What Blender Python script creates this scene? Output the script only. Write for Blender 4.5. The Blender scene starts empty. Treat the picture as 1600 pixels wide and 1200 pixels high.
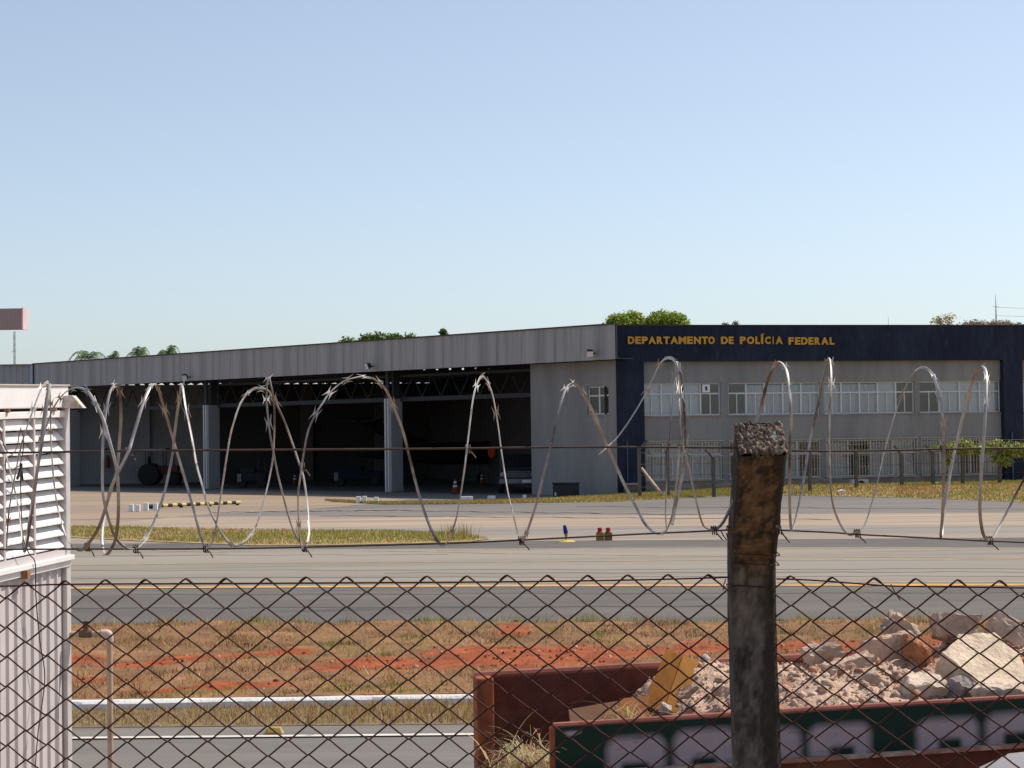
import bpy, bmesh, math, random
import numpy as np
from mathutils import Vector, Matrix, Euler
random.seed(7); rng = np.random.default_rng(7)
SC = bpy.context.scene; COL = SC.collection
R = math.radians

# ------------------------------------------------------------------ camera
CAM_H = 2.57; FPX = 3000.0; PITCH = math.atan(80/FPX); ROLL = 0.0135
cF = Vector((0, math.cos(PITCH), math.sin(PITCH))); cU0 = Vector((0, -math.sin(PITCH), math.cos(PITCH))); cR0 = Vector((1, 0, 0))
cR = cR0*math.cos(ROLL) - cU0*math.sin(ROLL); cU = cU0*math.cos(ROLL) + cR0*math.sin(ROLL)
cam_d = bpy.data.cameras.new('camera'); cam = bpy.data.objects.new('camera', cam_d); COL.objects.link(cam)
cam_d.sensor_width = 36.0; cam_d.lens = 36.0*FPX/1600.0; cam_d.clip_start = 0.1; cam_d.clip_end = 20000
cam.matrix_world = Matrix(((cR.x, cU.x, -cF.x, 0), (cR.y, cU.y, -cF.y, 0), (cR.z, cU.z, -cF.z, CAM_H), (0, 0, 0, 1)))
SC.camera = cam
# ------------------------------------------------------------------ sky and sun
SUN_AZ, SUN_EL = R(64), R(53)            # azimuth to the right of the view direction
W = bpy.data.worlds.new('World'); SC.world = W; W.use_nodes = True
wn = W.node_tree.nodes; wl = W.node_tree.links
sky = wn.new('ShaderNodeTexSky'); sky.sky_type = 'NISHITA'; sky.sun_disc = False
sky.sun_elevation = SUN_EL; sky.sun_rotation = SUN_AZ; sky.altitude = 1000; sky.air_density = 1.0; sky.dust_density = 2.0; sky.ozone_density = 3.2
hs = wn.new('ShaderNodeHueSaturation'); hs.inputs['Hue'].default_value = 0.498; hs.inputs['Saturation'].default_value = 0.7; wl.new(sky.outputs[0], hs.inputs['Color'])      # hazy dry-season air
wl.new(hs.outputs[0], wn['Background'].inputs[0]); wn['Background'].inputs[1].default_value = 0.145
sd = bpy.data.lights.new('sun', 'SUN'); sd.energy = 4.7; sd.angle = R(0.53); sd.color = (1.0, 0.91, 0.79)
sun = bpy.data.objects.new('sun', sd); COL.objects.link(sun)
to_sun = Vector((math.sin(SUN_AZ)*math.cos(SUN_EL), math.cos(SUN_AZ)*math.cos(SUN_EL), math.sin(SUN_EL)))
sun.rotation_euler = to_sun.to_track_quat('Z', 'Y').to_euler(); sun.location = to_sun*50
SC.view_settings.view_transform = 'Standard'; SC.view_settings.look = 'None'; SC.view_settings.gamma = 1
SC.view_settings.exposure = 0.02; SC.view_settings.use_curve_mapping = False
SC.render.engine = 'CYCLES'; SC.cycles.use_denoising = True; SC.cycles.max_bounces = 8; SC.cycles.transparent_max_bounces = 16
try: SC.cycles.denoiser = 'OPENIMAGEDENOISE'
except Exception: pass

# ------------------------------------------------------------------ survey helpers (photo direction -> place in the world)
def ray(px, py): return cF + cR*((px-800)/FPX) + cU*(-(py-600)/FPX)
def gnd(px, py, z=0.0):
    d = ray(px, py); return Vector((0, 0, CAM_H)) + d*((z-CAM_H)/d.z)
def at(px, py, Y):
    d = ray(px, py); return Vector((0, 0, CAM_H)) + d*(Y/d.y)
def onplane(px, py, P, n):
    d = ray(px, py); o = Vector((0, 0, CAM_H)); return o + d*((P-o).dot(n)/d.dot(n))

# ------------------------------------------------------------------ object helpers
ORG = {}
def tag(o, label=None, cat=None, group=None, kind=None):
    for k, v in (('label', label), ('category', cat), ('group', group), ('kind', kind)):
        if v: o[k] = v
    return o
def thing(name, loc, label, cat, group=None):
    o = bpy.data.objects.new(name, None); COL.objects.link(o); o.location = loc; o.empty_display_size = .2
    ORG[o] = Vector(loc); return tag(o, label, cat, group)
def place(name, me, mat, parent=None, loc=(0, 0, 0), M=None):
    """an object that shares mesh data, loc in world"""
    if mat and not me.materials: me.materials.append(mat)
    o = bpy.data.objects.new(name, me); COL.objects.link(o); loc = Vector(loc); ORG[o] = loc
    if parent: o.parent = parent
    base = loc - (ORG[parent] if parent else Vector((0, 0, 0)))
    if M is not None: o.matrix_local = Matrix.Translation(base) @ M.to_4x4()
    else: o.location = base
    return o
class MB:
    def __init__(s): s.v = []; s.f = []
    def add(s, vs, fs):
        b = len(s.v); s.v += [Vector(p) for p in vs]; s.f += [tuple(i+b for i in f) for f in fs]; return s
    def box(s, o, a, b, c):
        o, a, b, c = map(Vector, (o, a, b, c))
        if a.cross(b).dot(c) < 0: a, b = b, a
        return s.add([o, o+a, o+a+b, o+b, o+c, o+a+c, o+a+b+c, o+b+c], [(0,3,2,1),(4,5,6,7),(0,1,5,4),(1,2,6,5),(2,3,7,6),(3,0,4,7)])
    def bx(s, c, sz, M=None):
        M = M or Matrix.Identity(3); c = Vector(c); a, b, d = M@Vector((sz[0],0,0)), M@Vector((0,sz[1],0)), M@Vector((0,0,sz[2]))
        return s.box(c-(a+b+d)/2, a, b, d)
    def tube(s, pts, r, n=6, caps=True, flat=None, up=None):
        pts = [Vector(p) for p in pts]; m = len(pts); rs = r if isinstance(r, (list, tuple)) else [r]*m
        t0 = (pts[1]-pts[0]).normalized(); nrm = (Vector(up) if up else (Vector((0,0,1)) if abs(t0.z) < .9 else Vector((1,0,0))))
        nrm = (nrm - t0*nrm.dot(t0)).normalized(); b0 = len(s.v)
        for i in range(m):
            t = (pts[min(i+1, m-1)]-pts[max(i-1, 0)]).normalized(); nrm = (nrm - t*nrm.dot(t))
            nrm = nrm.normalized() if nrm.length > 1e-6 else t.orthogonal().normalized(); bn = t.cross(nrm)
            ra, rb = (rs[i], rs[i]) if flat is None else (rs[i], rs[i]*flat)
            for k in range(n):
                a = 2*math.pi*k/n; s.v.append(pts[i]+nrm*(math.cos(a)*ra)+bn*(math.sin(a)*rb))
        for i in range(m-1):
            for k in range(n):
                k2 = (k+1) % n; s.f.append((b0+i*n+k, b0+i*n+k2, b0+(i+1)*n+k2, b0+(i+1)*n+k))
        if caps: s.f.append(tuple(b0+k for k in range(n))[::-1]); s.f.append(tuple(b0+(m-1)*n+k for k in range(n)))
        return s
    def lathe(s, prof, n=16, c=(0,0,0), M=None):
        c = Vector(c); M = M or Matrix.Identity(3); b0 = len(s.v); m = len(prof)
        for r_, z in prof:
            for k in range(n):
                a = 2*math.pi*k/n; s.v.append(c + M@Vector((r_*math.cos(a), r_*math.sin(a), z)))
        for i in range(m-1):
            for k in range(n):
                k2 = (k+1) % n; s.f.append((b0+i*n+k, b0+i*n+k2, b0+(i+1)*n+k2, b0+(i+1)*n+k))
        s.f.append(tuple(b0+k for k in range(n))[::-1]); s.f.append(tuple(b0+(m-1)*n+k for k in range(n))); return s
    def prism(s, poly, vec):
        poly = [Vector(p) for p in poly]; vec = Vector(vec); n = len(poly); b = len(s.v)
        s.v += poly + [p+vec for p in poly]; s.f.append(tuple(b+i for i in range(n))[::-1]); s.f.append(tuple(b+n+i for i in range(n)))
        for i in range(n): j = (i+1) % n; s.f.append((b+i, b+j, b+n+j, b+n+i))
        return s
    def mesh(s, name, off=Vector((0,0,0)), smooth=False):
        me = bpy.data.meshes.new(name); me.from_pydata([tuple(p-off) for p in s.v], [], s.f); me.update()
        bm = bmesh.new(); bm.from_mesh(me); bmesh.ops.recalc_face_normals(bm, faces=bm.faces); bm.to_mesh(me); bm.free()
        if smooth:
            me.polygons.foreach_set('use_smooth', [True]*len(me.polygons))
            try: me.set_sharp_from_angle(angle=R(40))
            except Exception: pass
        return me
    def build(s, name, mat, parent=None, org=None, smooth=False, bevel=0):
        off = ORG[parent] if parent else (Vector(org) if org is not None else Vector((0,0,0)))
        me = s.mesh(name, off, smooth); me.materials.append(mat)
        o = bpy.data.objects.new(name, me); COL.objects.link(o); ORG[o] = off
        if parent: o.parent = parent
        else: o.location = off
        if bevel:
            m = o.modifiers.new('bevel', 'BEVEL'); m.width = bevel; m.segments = 2; m.limit_method = 'ANGLE'; m.angle_limit = R(35)
        return o
def npmesh(name, V, F, mat, col=None, parent=None, smooth=False):
    """big meshes from numpy; V (n,3), F (m,k)"""
    me = bpy.data.meshes.new(name); V = np.asarray(V, np.float32); F = np.asarray(F, np.int32); m, k = F.shape
    off = ORG[parent] if parent else Vector((0,0,0)); V = V - np.array(off, np.float32)
    me.vertices.add(len(V)); me.vertices.foreach_set('co', V.ravel()); me.loops.add(m*k); me.loops.foreach_set('vertex_index', F.ravel())
    me.polygons.add(m); me.polygons.foreach_set('loop_start', np.arange(m)*k); me.polygons.foreach_set('loop_total', np.full(m, k))
    if smooth: me.polygons.foreach_set('use_smooth', np.ones(m, bool))
    me.update(calc_edges=True); me.validate()
    if col is not None:
        a = me.color_attributes.new('Col', 'FLOAT_COLOR', 'POINT'); c = np.ones((len(V), 4), np.float32); c[:, :3] = col; a.data.foreach_set('color', c.ravel())
    me.materials.append(mat); o = bpy.data.objects.new(name, me); COL.objects.link(o); ORG[o] = off
    if parent: o.parent = parent
    return o
def nz(x, y, seed=0):
    """value noise, numpy"""
    x = np.asarray(x, float); y = np.asarray(y, float); xi = np.floor(x).astype(np.int64); yi = np.floor(y).astype(np.int64); fx = x-xi; fy = y-yi
    def h(a, b):
        n = (a*374761393 + b*668265263 + seed*974711) & 0x7fffffff; n = ((n ^ (n >> 13))*1274126177) & 0x7fffffff; return ((n ^ (n >> 16)) & 0xffff)/65535.0
    u = fx*fx*(3-2*fx); v = fy*fy*(3-2*fy)
    return (h(xi,yi)*(1-u)+h(xi+1,yi)*u)*(1-v)+(h(xi,yi+1)*(1-u)+h(xi+1,yi+1)*u)*v
def fbm(x, y, seed=0, o=4): return sum(nz(x*2**i, y*2**i, seed+i)*.5**(i+1) for i in range(o))/(1-.5**o)

# ------------------------------------------------------------------ materials
def mat(name, c, rough=.8, var=.15, vs=6, c2=None, ms=1.0, lo=.45, hi=.6, stretch=(1,1,1), bump=0, bs=60, metal=0, attr=False, spec=.22, bd=.01, c3=None, ms3=3, lo3=.55, hi3=.65):
    m = bpy.data.materials.new(name); m.use_nodes = True; N = m.node_tree.nodes; L = m.node_tree.links; p = N['Principled BSDF']
    p.inputs['Roughness'].default_value = rough; p.inputs['Metallic'].default_value = metal; p.inputs['Specular IOR Level'].default_value = spec
    tc = N.new('ShaderNodeTexCoord'); mp = N.new('ShaderNodeMapping'); mp.inputs['Scale'].default_value = stretch; L.new(tc.outputs['Object'], mp.inputs[0])
    def noise(sc, det=6): n = N.new('ShaderNodeTexNoise'); n.inputs['Scale'].default_value = sc; n.inputs['Detail'].default_value = det; n.inputs['Roughness'].default_value = .6; L.new(mp.outputs[0], n.inputs['Vector']); return n.outputs['Fac']
    def mrange(src, a, b, c_, d): r = N.new('ShaderNodeMapRange'); r.inputs[1].default_value = a; r.inputs[2].default_value = b; r.inputs[3].default_value = c_; r.inputs[4].default_value = d; L.new(src, r.inputs[0]); return r.outputs[0]
    def mix(f, a, b, t='MIX'):
        x = N.new('ShaderNodeMix'); x.data_type = 'RGBA'; x.blend_type = t
        if isinstance(f, float): x.inputs[0].default_value = f
        else: L.new(f, x.inputs[0])
        for i, q in ((6, a), (7, b)):
            if isinstance(q, tuple): x.inputs[i].default_value = (*q, 1)
            else: L.new(q, x.inputs[i])
        return x.outputs[2]
    if attr: a = N.new('ShaderNodeVertexColor'); a.layer_name = 'Col'; base = a.outputs[0]
    else: base = tuple(c)
    if c2: base = mix(mrange(noise(ms), lo, hi, 0, 1), base, tuple(c2))
    if c3: base = mix(mrange(noise(ms3), lo3, hi3, 0, 1), base, tuple(c3))
    if var:
        g = N.new('ShaderNodeCombineColor'); v = mrange(noise(vs), .3, .7, 1-var, 1+var)
        for i in range(3): L.new(v, g.inputs[i])
        base = mix(1.0, base, g.outputs[0], 'MULTIPLY')
    if isinstance(base, tuple): p.inputs['Base Color'].default_value = (*base, 1)
    else: L.new(base, p.inputs['Base Color'])
    if bump:
        b = N.new('ShaderNodeBump'); b.inputs['Strength'].default_value = bump; b.inputs['Distance'].default_value = bd; L.new(noise(bs, 4), b.inputs['Height']); L.new(b.outputs[0], p.inputs['Normal'])
    return m
def leafmat(name, trans=.35, rough=.6):
    m = mat(name, (0,0,0), rough, var=0, attr=True, spec=.3); N = m.node_tree.nodes; L = m.node_tree.links; p = N['Principled BSDF']
    src = p.inputs['Base Color'].links[0].from_socket; t = N.new('ShaderNodeBsdfTranslucent'); x = N.new('ShaderNodeMixShader'); x.inputs[0].default_value = trans
    L.new(src, t.inputs[0]); L.new(p.outputs[0], x.inputs[1]); L.new(t.outputs[0], x.inputs[2]); L.new(x.outputs[0], N['Material Output'].inputs[0]); return m
def glassmat(name, tint=(.8,.88,.95), refl=.25):
    m = bpy.data.materials.new(name); m.use_nodes = True; N = m.node_tree.nodes; L = m.node_tree.links; N.remove(N['Principled BSDF'])
    t = N.new('ShaderNodeBsdfTransparent'); t.inputs[0].default_value = (*tint, 1); g = N.new('ShaderNodeBsdfGlossy'); g.inputs[1].default_value = .03
    f = N.new('ShaderNodeFresnel'); f.inputs[0].default_value = 1.5; a = N.new('ShaderNodeMath'); a.operation = 'ADD'; a.inputs[1].default_value = refl; L.new(f.outputs[0], a.inputs[0])
    x = N.new('ShaderNodeMixShader'); L.new(a.outputs[0], x.inputs[0]); L.new(t.outputs[0], x.inputs[1]); L.new(g.outputs[0], x.inputs[2]); L.new(x.outputs[0], N['Material Output'].inputs[0]); return m
asph = lambda n, c, **k: mat(n, c, .9, **{**dict(var=.12, vs=.5, stretch=(.25, 1, 1), bump=.25, bs=90, bd=.004), **k})
MT = dict(
 earth=mat('earth', (.22,.13,.08), .95, var=.2, vs=1.5, c2=(.28,.2,.11), ms=.4, bump=.5, bs=8, bd=.05),
 road=asph('road_asphalt', (.165,.152,.14), c2=(.19,.172,.155), ms=1.2, vs=2.5, c3=(.36,.34,.31), ms3=38, lo3=.69, hi3=.73),
 taxi=asph('taxiway_asphalt', (.118,.106,.098), c2=(.14,.125,.113), ms=.5, c3=(.075,.072,.07), ms3=1.1, lo3=.58, hi3=.7, vs=1.6),
 taxi_light=asph('taxiway_worn_surface', (.275,.242,.2), c2=(.235,.208,.175), ms=.35, stretch=(.06,1,1), c3=(.16,.15,.14), ms3=1.1, lo3=.6, hi3=.72),
 yellow=mat('yellow_marking', (.62,.34,.09), .8, var=.2, vs=3, c2=(.36,.27,.16), ms=2.2, lo=.5, hi=.7),
 yellow_old=mat('worn_yellow_marking', (.42,.29,.15), .85, var=.2, vs=3, c2=(.30,.25,.19), ms=2.0, lo=.42, hi=.62),
 white=mat('white_marking', (.62,.57,.52), .8, var=.12, vs=3, c2=(.3,.29,.28), ms=6, lo=.58, hi=.72),
 curb=mat('whitewash', (.68,.66,.64), .9, var=.12, vs=5, c2=(.4,.37,.35), ms=5, lo=.56, hi=.7, bump=.6, bs=25, bd=.02),
 soil=mat('verge_soil', (.2,.2,.2), .95, var=.22, vs=5, attr=True, bump=.8, bs=14, bd=.04),
 blade=leafmat('grass_blade', .3, .7), leaf=leafmat('leaf', .35, .5),
 apron_l=asph('apron_concrete', (.33,.245,.175), c2=(.26,.205,.16), ms=.3, stretch=(.12,1,1), c3=(.14,.125,.115), ms3=.5, lo3=.58, hi3=.68),
 fascia=mat('fascia_steel', (.38,.37,.37), .6, var=.2, vs=2.6, stretch=(1,1,.05), c2=(.255,.24,.235), ms=1.2, c3=(.17,.11,.08), ms3=2.3, lo3=.6, hi3=.74, metal=.1),
 flash=mat('dark_flashing', (.06,.05,.05), .7), steel=mat('dark_steel', (.035,.037,.042), .6), 
 conc_wall=mat('painted_wall', (.268,.26,.258), .85, var=.09, vs=1.8, stretch=(1,1,.14), c2=(.228,.22,.217), ms=.6, c3=(.19,.165,.15), ms3=1.6, lo3=.62, hi3=.8),
 navy=mat('navy_tile', (.0105,.016,.036), .65, var=.3, vs=5, stretch=(1,1,.35), c2=(.018,.025,.05), ms=.8, c3=(.03,.037,.06), ms3=2.5, lo3=.62, hi3=.75),
 gold=mat('gold_letter', (.62,.34,.055), .55, var=.12), alu=mat('aluminium', (.62,.63,.65), .4, var=.05), 
 curtain=mat('curtain', (.76,.77,.79), .9, var=.15, vs=5, stretch=(6,6,.15)), blind=mat('roller_blind', (.82,.82,.83), .9, var=.06, vs=2),
 glass=glassmat('window_glass', (.92,.94,.96), .03), bars=mat('cream_paint', (.46,.43,.36), .6), room=mat('room', (.16,.16,.17), .9),
 base=mat('dirty_plinth', (.3,.255,.23), .9, var=.15, vs=2, c2=(.27,.2,.16), ms=.9),
 pillar=mat('pillar_paint', (.27,.27,.28), .75, var=.07, vs=1.5), white_p=mat('white_paint', (.75,.75,.75), .6, var=.06),
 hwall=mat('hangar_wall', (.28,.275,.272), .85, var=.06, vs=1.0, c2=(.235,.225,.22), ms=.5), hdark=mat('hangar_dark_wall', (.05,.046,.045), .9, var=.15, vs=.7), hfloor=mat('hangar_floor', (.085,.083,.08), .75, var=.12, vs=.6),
 guide=mat('guide_paint', (.5,.5,.5), .6, var=.06), roof=mat('fibre_cement_roof', (.16,.15,.15), .9), black=mat('black_plastic', (.018,.019,.022), .5), rubber=mat('rubber', (.02,.02,.02), .85),
 red=mat('red_paint', (.38,.02,.02), .5), ybox=mat('olive_yellow_paint', (.30,.19,.03), .6), blue=mat('blue_lens', (.01,.02,.22), .3), orange=mat('orange_cover', (.6,.07,.02), .6),
 concrete=mat('weathered_concrete', (.2,.185,.165), .95, var=.3, vs=9, c2=(.09,.08,.07), ms=4, bump=.6, bs=45, bd=.01),
 rust=mat('rusty_wire', (.06,.022,.016), .7, var=.35, vs=30, metal=.3), razor=mat('galvanised_tape', (.46,.43,.395), .45, var=.3, vs=25, c2=(.11,.07,.052), ms=4, lo=.5, hi=.66, metal=.35),
 wirem=mat('strand_wire', (.085,.06,.048), .6, var=.3, vs=20, metal=.4),
)

# ================================================================== THE SETTING
def edge(a, b, z=0.0):
    A, B = gnd(*a, z), gnd(*b, z); k = (B.y-A.y)/(B.x-A.x); return lambda X: A.y + k*(X-A.x)
def sheet(name, m, lo, hi, z, x0, x1, n=1, kind='structure'):
    b = MB(); xs = [x0+(x1-x0)*i/n for i in range(n+1)]
    for i in range(n):
        a, c = xs[i], xs[i+1]; b.add([(a, lo(a), z), (c, lo(c), z), (c, hi(c), z), (a, hi(a), z)], [(0,1,2,3)])
    return tag(b.build(name, m), kind=kind)
cst = lambda v: (lambda X: v)
g = MB(); g.add([(-6000,-200,-.012),(6000,-200,-.012),(6000,9000,-.012),(-6000,9000,-.012)], [(0,1,2,3)]); tag(g.build('ground', MT['earth']), kind='structure')
e1 = edge((105,1137),(745,1131)); eC = edge((105,1111),(745,1101)); e3 = edge((105,979),(1590,973)); e4 = edge((105,921),(1590,915)); e5 = edge((105,859),(1590,856)); e6 = edge((105,852),(1200,845))
tag(sheet('road', MT['road'], cst(12.4), e1, 0.0, -40, 40), kind='structure')
tag(sheet('taxiway', MT['taxi'], e3, lambda X: e4(X)+.05, 0.004, -60, 60), kind='structure')
sheet('taxiway_centre', MT['taxi_light'], lambda X: e4(X)+.05, e5, 0.008, -60, 60)
sheet('taxiway_shoulder', MT['taxi'], lambda X: e5(X), lambda X: e6(X)+.6, 0.004, -60, 60)
# apron: wide paved area up to the buildings, worn in bands along the taxi direction
am = bpy.data.materials.new('apron_surface'); am.use_nodes = True; N = am.node_tree.nodes; L = am.node_tree.links
N['Principled BSDF'].inputs['Roughness'].default_value = .92
geo = N.new('ShaderNodeNewGeometry'); sp = N.new('ShaderNodeSeparateXYZ'); L.new(geo.outputs['Position'], sp.inputs[0])
def mth(op, a, b):
    x = N.new('ShaderNodeMath'); x.operation = op
    for i, q in enumerate((a, b)):
        if isinstance(q, (int, float)): x.inputs[i].default_value = q
        else: L.new(q, x.inputs[i])
    return x.outputs[0]
mp = N.new('ShaderNodeMapping'); mp.inputs['Scale'].default_value = (.05, .6, 1); L.new(geo.outputs['Position'], mp.inputs[0])
n1 = N.new('ShaderNodeTexNoise'); n1.inputs['Scale'].default_value = 1; n1.inputs['Detail'].default_value = 6; L.new(mp.outputs[0], n1.inputs['Vector'])
v = mth('ADD', mth('ADD', sp.outputs[1], mth('MULTIPLY', sp.outputs[0], .2)), mth('MULTIPLY', mth('SUBTRACT', n1.outputs['Fac'], .5), 5.0))
rp = N.new('ShaderNodeValToRGB'); mr = N.new('ShaderNodeMapRange'); mr.inputs[1].default_value = 43; mr.inputs[2].default_value = 83; L.new(v, mr.inputs[0]); L.new(mr.outputs[0], rp.inputs[0])
stops = [(43,(.12,.115,.11)),(46,(.12,.115,.11)),(47,(.29,.235,.185)),(49.3,(.29,.235,.185)),(50,(.22,.195,.17)),(53,(.23,.2,.17)),(54.2,(.33,.255,.185)),(61,(.33,.25,.185)),(62,(.175,.155,.14)),(76,(.15,.135,.122))]
while len(rp.color_ramp.elements) < len(stops): rp.color_ramp.elements.new(.5)
for el, (p_, c_) in zip(rp.color_ramp.elements, stops): el.position = (p_-43)/40; el.color = (*c_, 1)
n2 = N.new('ShaderNodeTexNoise'); n2.inputs['Scale'].default_value = 2.2; n2.inputs['Detail'].default_value = 8; L.new(mp.outputs[0], n2.inputs['Vector'])
m2 = N.new('ShaderNodeMapRange'); m2.inputs[1].default_value = .3; m2.inputs[2].default_value = .7; m2.inputs[3].default_value = .72; m2.inputs[4].default_value = 1.25; L.new(n2.outputs['Fac'], m2.inputs[0])
cc = N.new('ShaderNodeCombineColor'); [L.new(m2.outputs[0], cc.inputs[i]) for i in range(3)]
mx = N.new('ShaderNodeMix'); mx.data_type = 'RGBA'; mx.blend_type = 'MULTIPLY'; mx.inputs[0].default_value = 1; L.new(rp.outputs[0], mx.inputs[6]); L.new(cc.outputs[0], mx.inputs[7]); L.new(mx.outputs[2], N['Principled BSDF'].inputs['Base Color'])
sheet('apron', am, lambda X: e6(X)+.6, cst(125), 0.0, -70, 70)
def px_sheet(name, m, pts, z, kind='structure'):
    b = MB(); P = [gnd(x, y, z) for x, y in pts]; b.add(P, [tuple(range(len(P)))]); return tag(b.build(name, m), kind=kind)
px_sheet('hangar_forecourt', MT['apron_l'], [(-260,840),(100,823),(330,803),(470,797),(560,789),(640,781),(420,768),(100,766),(-260,771)], .004)
# markings
def line(name, m, pts, w, z=.013):
    b = MB(); P = [gnd(*p) for p in pts]
    for i in range(len(P)-1):
        a, c = P[i], P[i+1]; d = (c-a); n = Vector((-d.y, d.x, 0)).normalized()*w/2; up = Vector((0,0,z))
        b.add([a-n+up, c-n+up, c+n+up, a+n+up], [(0,1,2,3)])
    return tag(b.build(name, m), kind='structure')
line('lane_marking', MT['white'], [(-300,1159),(105,1155),(745,1149),(1700,1139)], .10)
line('taxi_edge_marking', MT['yellow'], [(-200,922.5),(105,920),(800,916),(1590,915),(1800,915)], .28)
line('taxi_edge_marking', MT['yellow_old'], [(-200,917),(105,915),(800,911.3),(1590,910.3),(1800,910.3)], .22)
line('taxi_lead_marking', MT['yellow_old'], [(-200,889),(105,884),(400,880.5),(800,878.5),(1140,876),(1600,875),(1800,876)], .16)
line('taxi_lead_marking', MT['yellow_old'], [(240,860.5),(350,863.5)], .16)
line('taxi_lead_marking', MT['yellow_old'], [(560,861),(660,862.5),(800,865.5),(1000,868.5),(1210,870),(1400,871.5),(1640,872.5)], .16)
line('taxi_lead_marking', MT['yellow_old'], [(680,860.5),(900,857.5),(1200,856.5),(1700,857)], .22)
seam = mat('pavement_seam', (.085,.08,.076), .95)
for i_, (ya, yb, x0_, x1_) in enumerate(((893,889,-200,1800),(904.5,900.5,-200,1800),(870.5,867,-200,700),(896.5,894,600,1800),(930,926,200,1800),(952,948,-200,1100),(801,797.5,330,620),(797,805,560,1100),(806,812,500,1300),(792,797,900,1800))):
    n_ = 40; pts_ = [(x0_+(x1_-x0_)*k/n_, ya+(yb-ya)*k/n_+.5*math.sin(k*.9+i_)+.3*math.sin(k*2.3)) for k in range(n_+1)]; line('pavement_seam', seam, pts_, .05 if ya > 860 else .16, .0125)
# kerb
kb = MB(); xs = np.linspace(-30, 30, 240)
prof = []
for x in xs:
    y = eC(x); j = lambda s, a=.008: float((fbm(np.array([x*3+s]), np.array([s*1.7]), 3)[0]-.5)*2*a)
    prof.append([(x, y+j(1), -.02), (x, y+.012+j(2), .06+j(3,.008)), (x, y+.04+j(4,.014), .084+j(5,.008)), (x, y+.145+j(6,.02), .087+j(7,.006)), (x, y+.15, 0)])
for i in range(len(prof)-1):
    kb.add(prof[i]+prof[i+1], [(k, k+5, k+6, k+1) for k in range(4)])
tag(kb.build('kerb', MT['curb'], smooth=True), kind='structure')
# verge: dry lawn with bare red soil
SOIL = [((640,1030),(155,9)),((780,1020),(130,10)),((900,1022),(120,14)),((500,1043),(60,4)),((330,1022),(90,5)),((200,1035),(60,5)),((120,1030),(60,5)),((380,1072),(70,4)),((250,1076),(50,3)),((1080,1012),(120,9)),((1250,1010),(160,11)),((580,1085),(40,3)),((1440,1012),(140,12)),((460,1020),(60,4)),((800,982),(30,6)),((150,1062),(60,3))]
SP = []
for (cx, cy), (rx, ry) in SOIL:
    c = gnd(cx, cy, .1); a = gnd(cx+rx, cy, .1); f_ = gnd(cx, cy-ry, .1); SP.append((c.x, c.y, abs(a.x-c.x), abs(f_.y-c.y)))
def soil(x, y):
    s = np.zeros_like(x); n = .08+(fbm(x*1.3, y*1.3, 11)-.5)*2.0 + (fbm(x*5, y*5, 15)-.5)*1.9
    for cx, cy, rx, ry in SP: s = np.maximum(s, 1.15-np.sqrt(((x-cx)/rx)**2+((y-cy)/ry)**2)+n)
    return np.clip(s*2.2, 0, 1)
def vz(x, y): return .085 + (fbm(x*.8, y*.8, 21)-.5)*.12 + (fbm(x*5, y*5, 5)-.5)*.05
nx, ny = 260, 120; X, T = np.meshgrid(np.linspace(-12, 12, nx), np.linspace(0, 1, ny))
Y0 = np.array([eC(x)+.14 for x in X[0]]); Y1 = np.array([e3(x) for x in X[0]]); Y = Y0+(Y1-Y0)*T
Z = vz(X, Y)*np.clip((1-T)*14, 0, 1)*np.clip(.55+T*9, 0, 1)+.004; Z = np.where(T < .01, .09, Z)
S = soil(X, Y)[..., None]; th = fbm(X*2, Y*2, 31)[..., None]
red = np.array([.30,.078,.028])*(.45+1.0*fbm(X*7, Y*7, 8)[..., None]); dry = np.array([.25,.135,.066])*(.5+.9*th)
Vv = np.stack([X, Y, Z], -1).reshape(-1, 3); idx = np.arange(nx*ny).reshape(ny, nx)
Fq = np.stack([idx[:-1,:-1], idx[:-1,1:], idx[1:,1:], idx[1:,:-1]], -1).reshape(-1, 4)
tag(npmesh('verge', Vv, Fq, MT['soil'], (dry*(1-S)+red*S).reshape(-1, 3), smooth=True), kind='structure')
sheet('verge_strip', mat('strip_soil', (.2,.145,.085), .95, var=.3, vs=6), lambda X: e1(X)-.02, lambda X: eC(X)+.01, .004, -30, 30)
for s in (-1, 1): sheet('verge_beyond', MT['earth'], lambda X: eC(X)+.14, e3, .05, min(s*12, s*60), max(s*12, s*60))
def blades(name, x, y, z, h, w, cols, label, lean=.6, mat_=None):
    n = len(x); a = rng.uniform(0, 2*np.pi, n); la = rng.uniform(0, 2*np.pi, n); l = rng.uniform(0, lean, n)*h
    dx, dy = np.cos(a)*w/2, np.sin(a)*w/2; V = np.zeros((n, 3, 3), np.float32)
    V[:,0] = np.stack([x-dx, y-dy, z-.01], -1); V[:,1] = np.stack([x+dx, y+dy, z-.01], -1); V[:,2] = np.stack([x+np.cos(la)*l, y+np.sin(la)*l, z+h], -1)
    c = np.repeat(cols[:, None, :], 3, 1); F = np.arange(n*3).reshape(n, 3)
    o = npmesh(name, V.reshape(-1,3), F, mat_ or MT['blade'], c.reshape(-1,3)); return tag(o, label, 'grass', kind='stuff')
STRAW = np.array([.50,.33,.12]); BRN = np.array([.30,.155,.065]); GRN = np.array([.22,.26,.055]); PALE = np.array([.62,.48,.26])
def gcol(n, wts):
    p = np.array(wts, float); k = rng.choice(4, n, p=p/p.sum()); return np.stack([STRAW, BRN, GRN, PALE])[k]*rng.uniform(.65, 1.25, (n, 1))
n = 150000; x = rng.uniform(-11, 11, n); t = rng.random(n); y = np.array([eC(a) for a in (0., 1.)]); yk = eC(0)+(eC(1)-eC(0))*x+.14; yf = e3(0)+(e3(1)-e3(0))*x; y = yk+(yf-yk)*t
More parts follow.
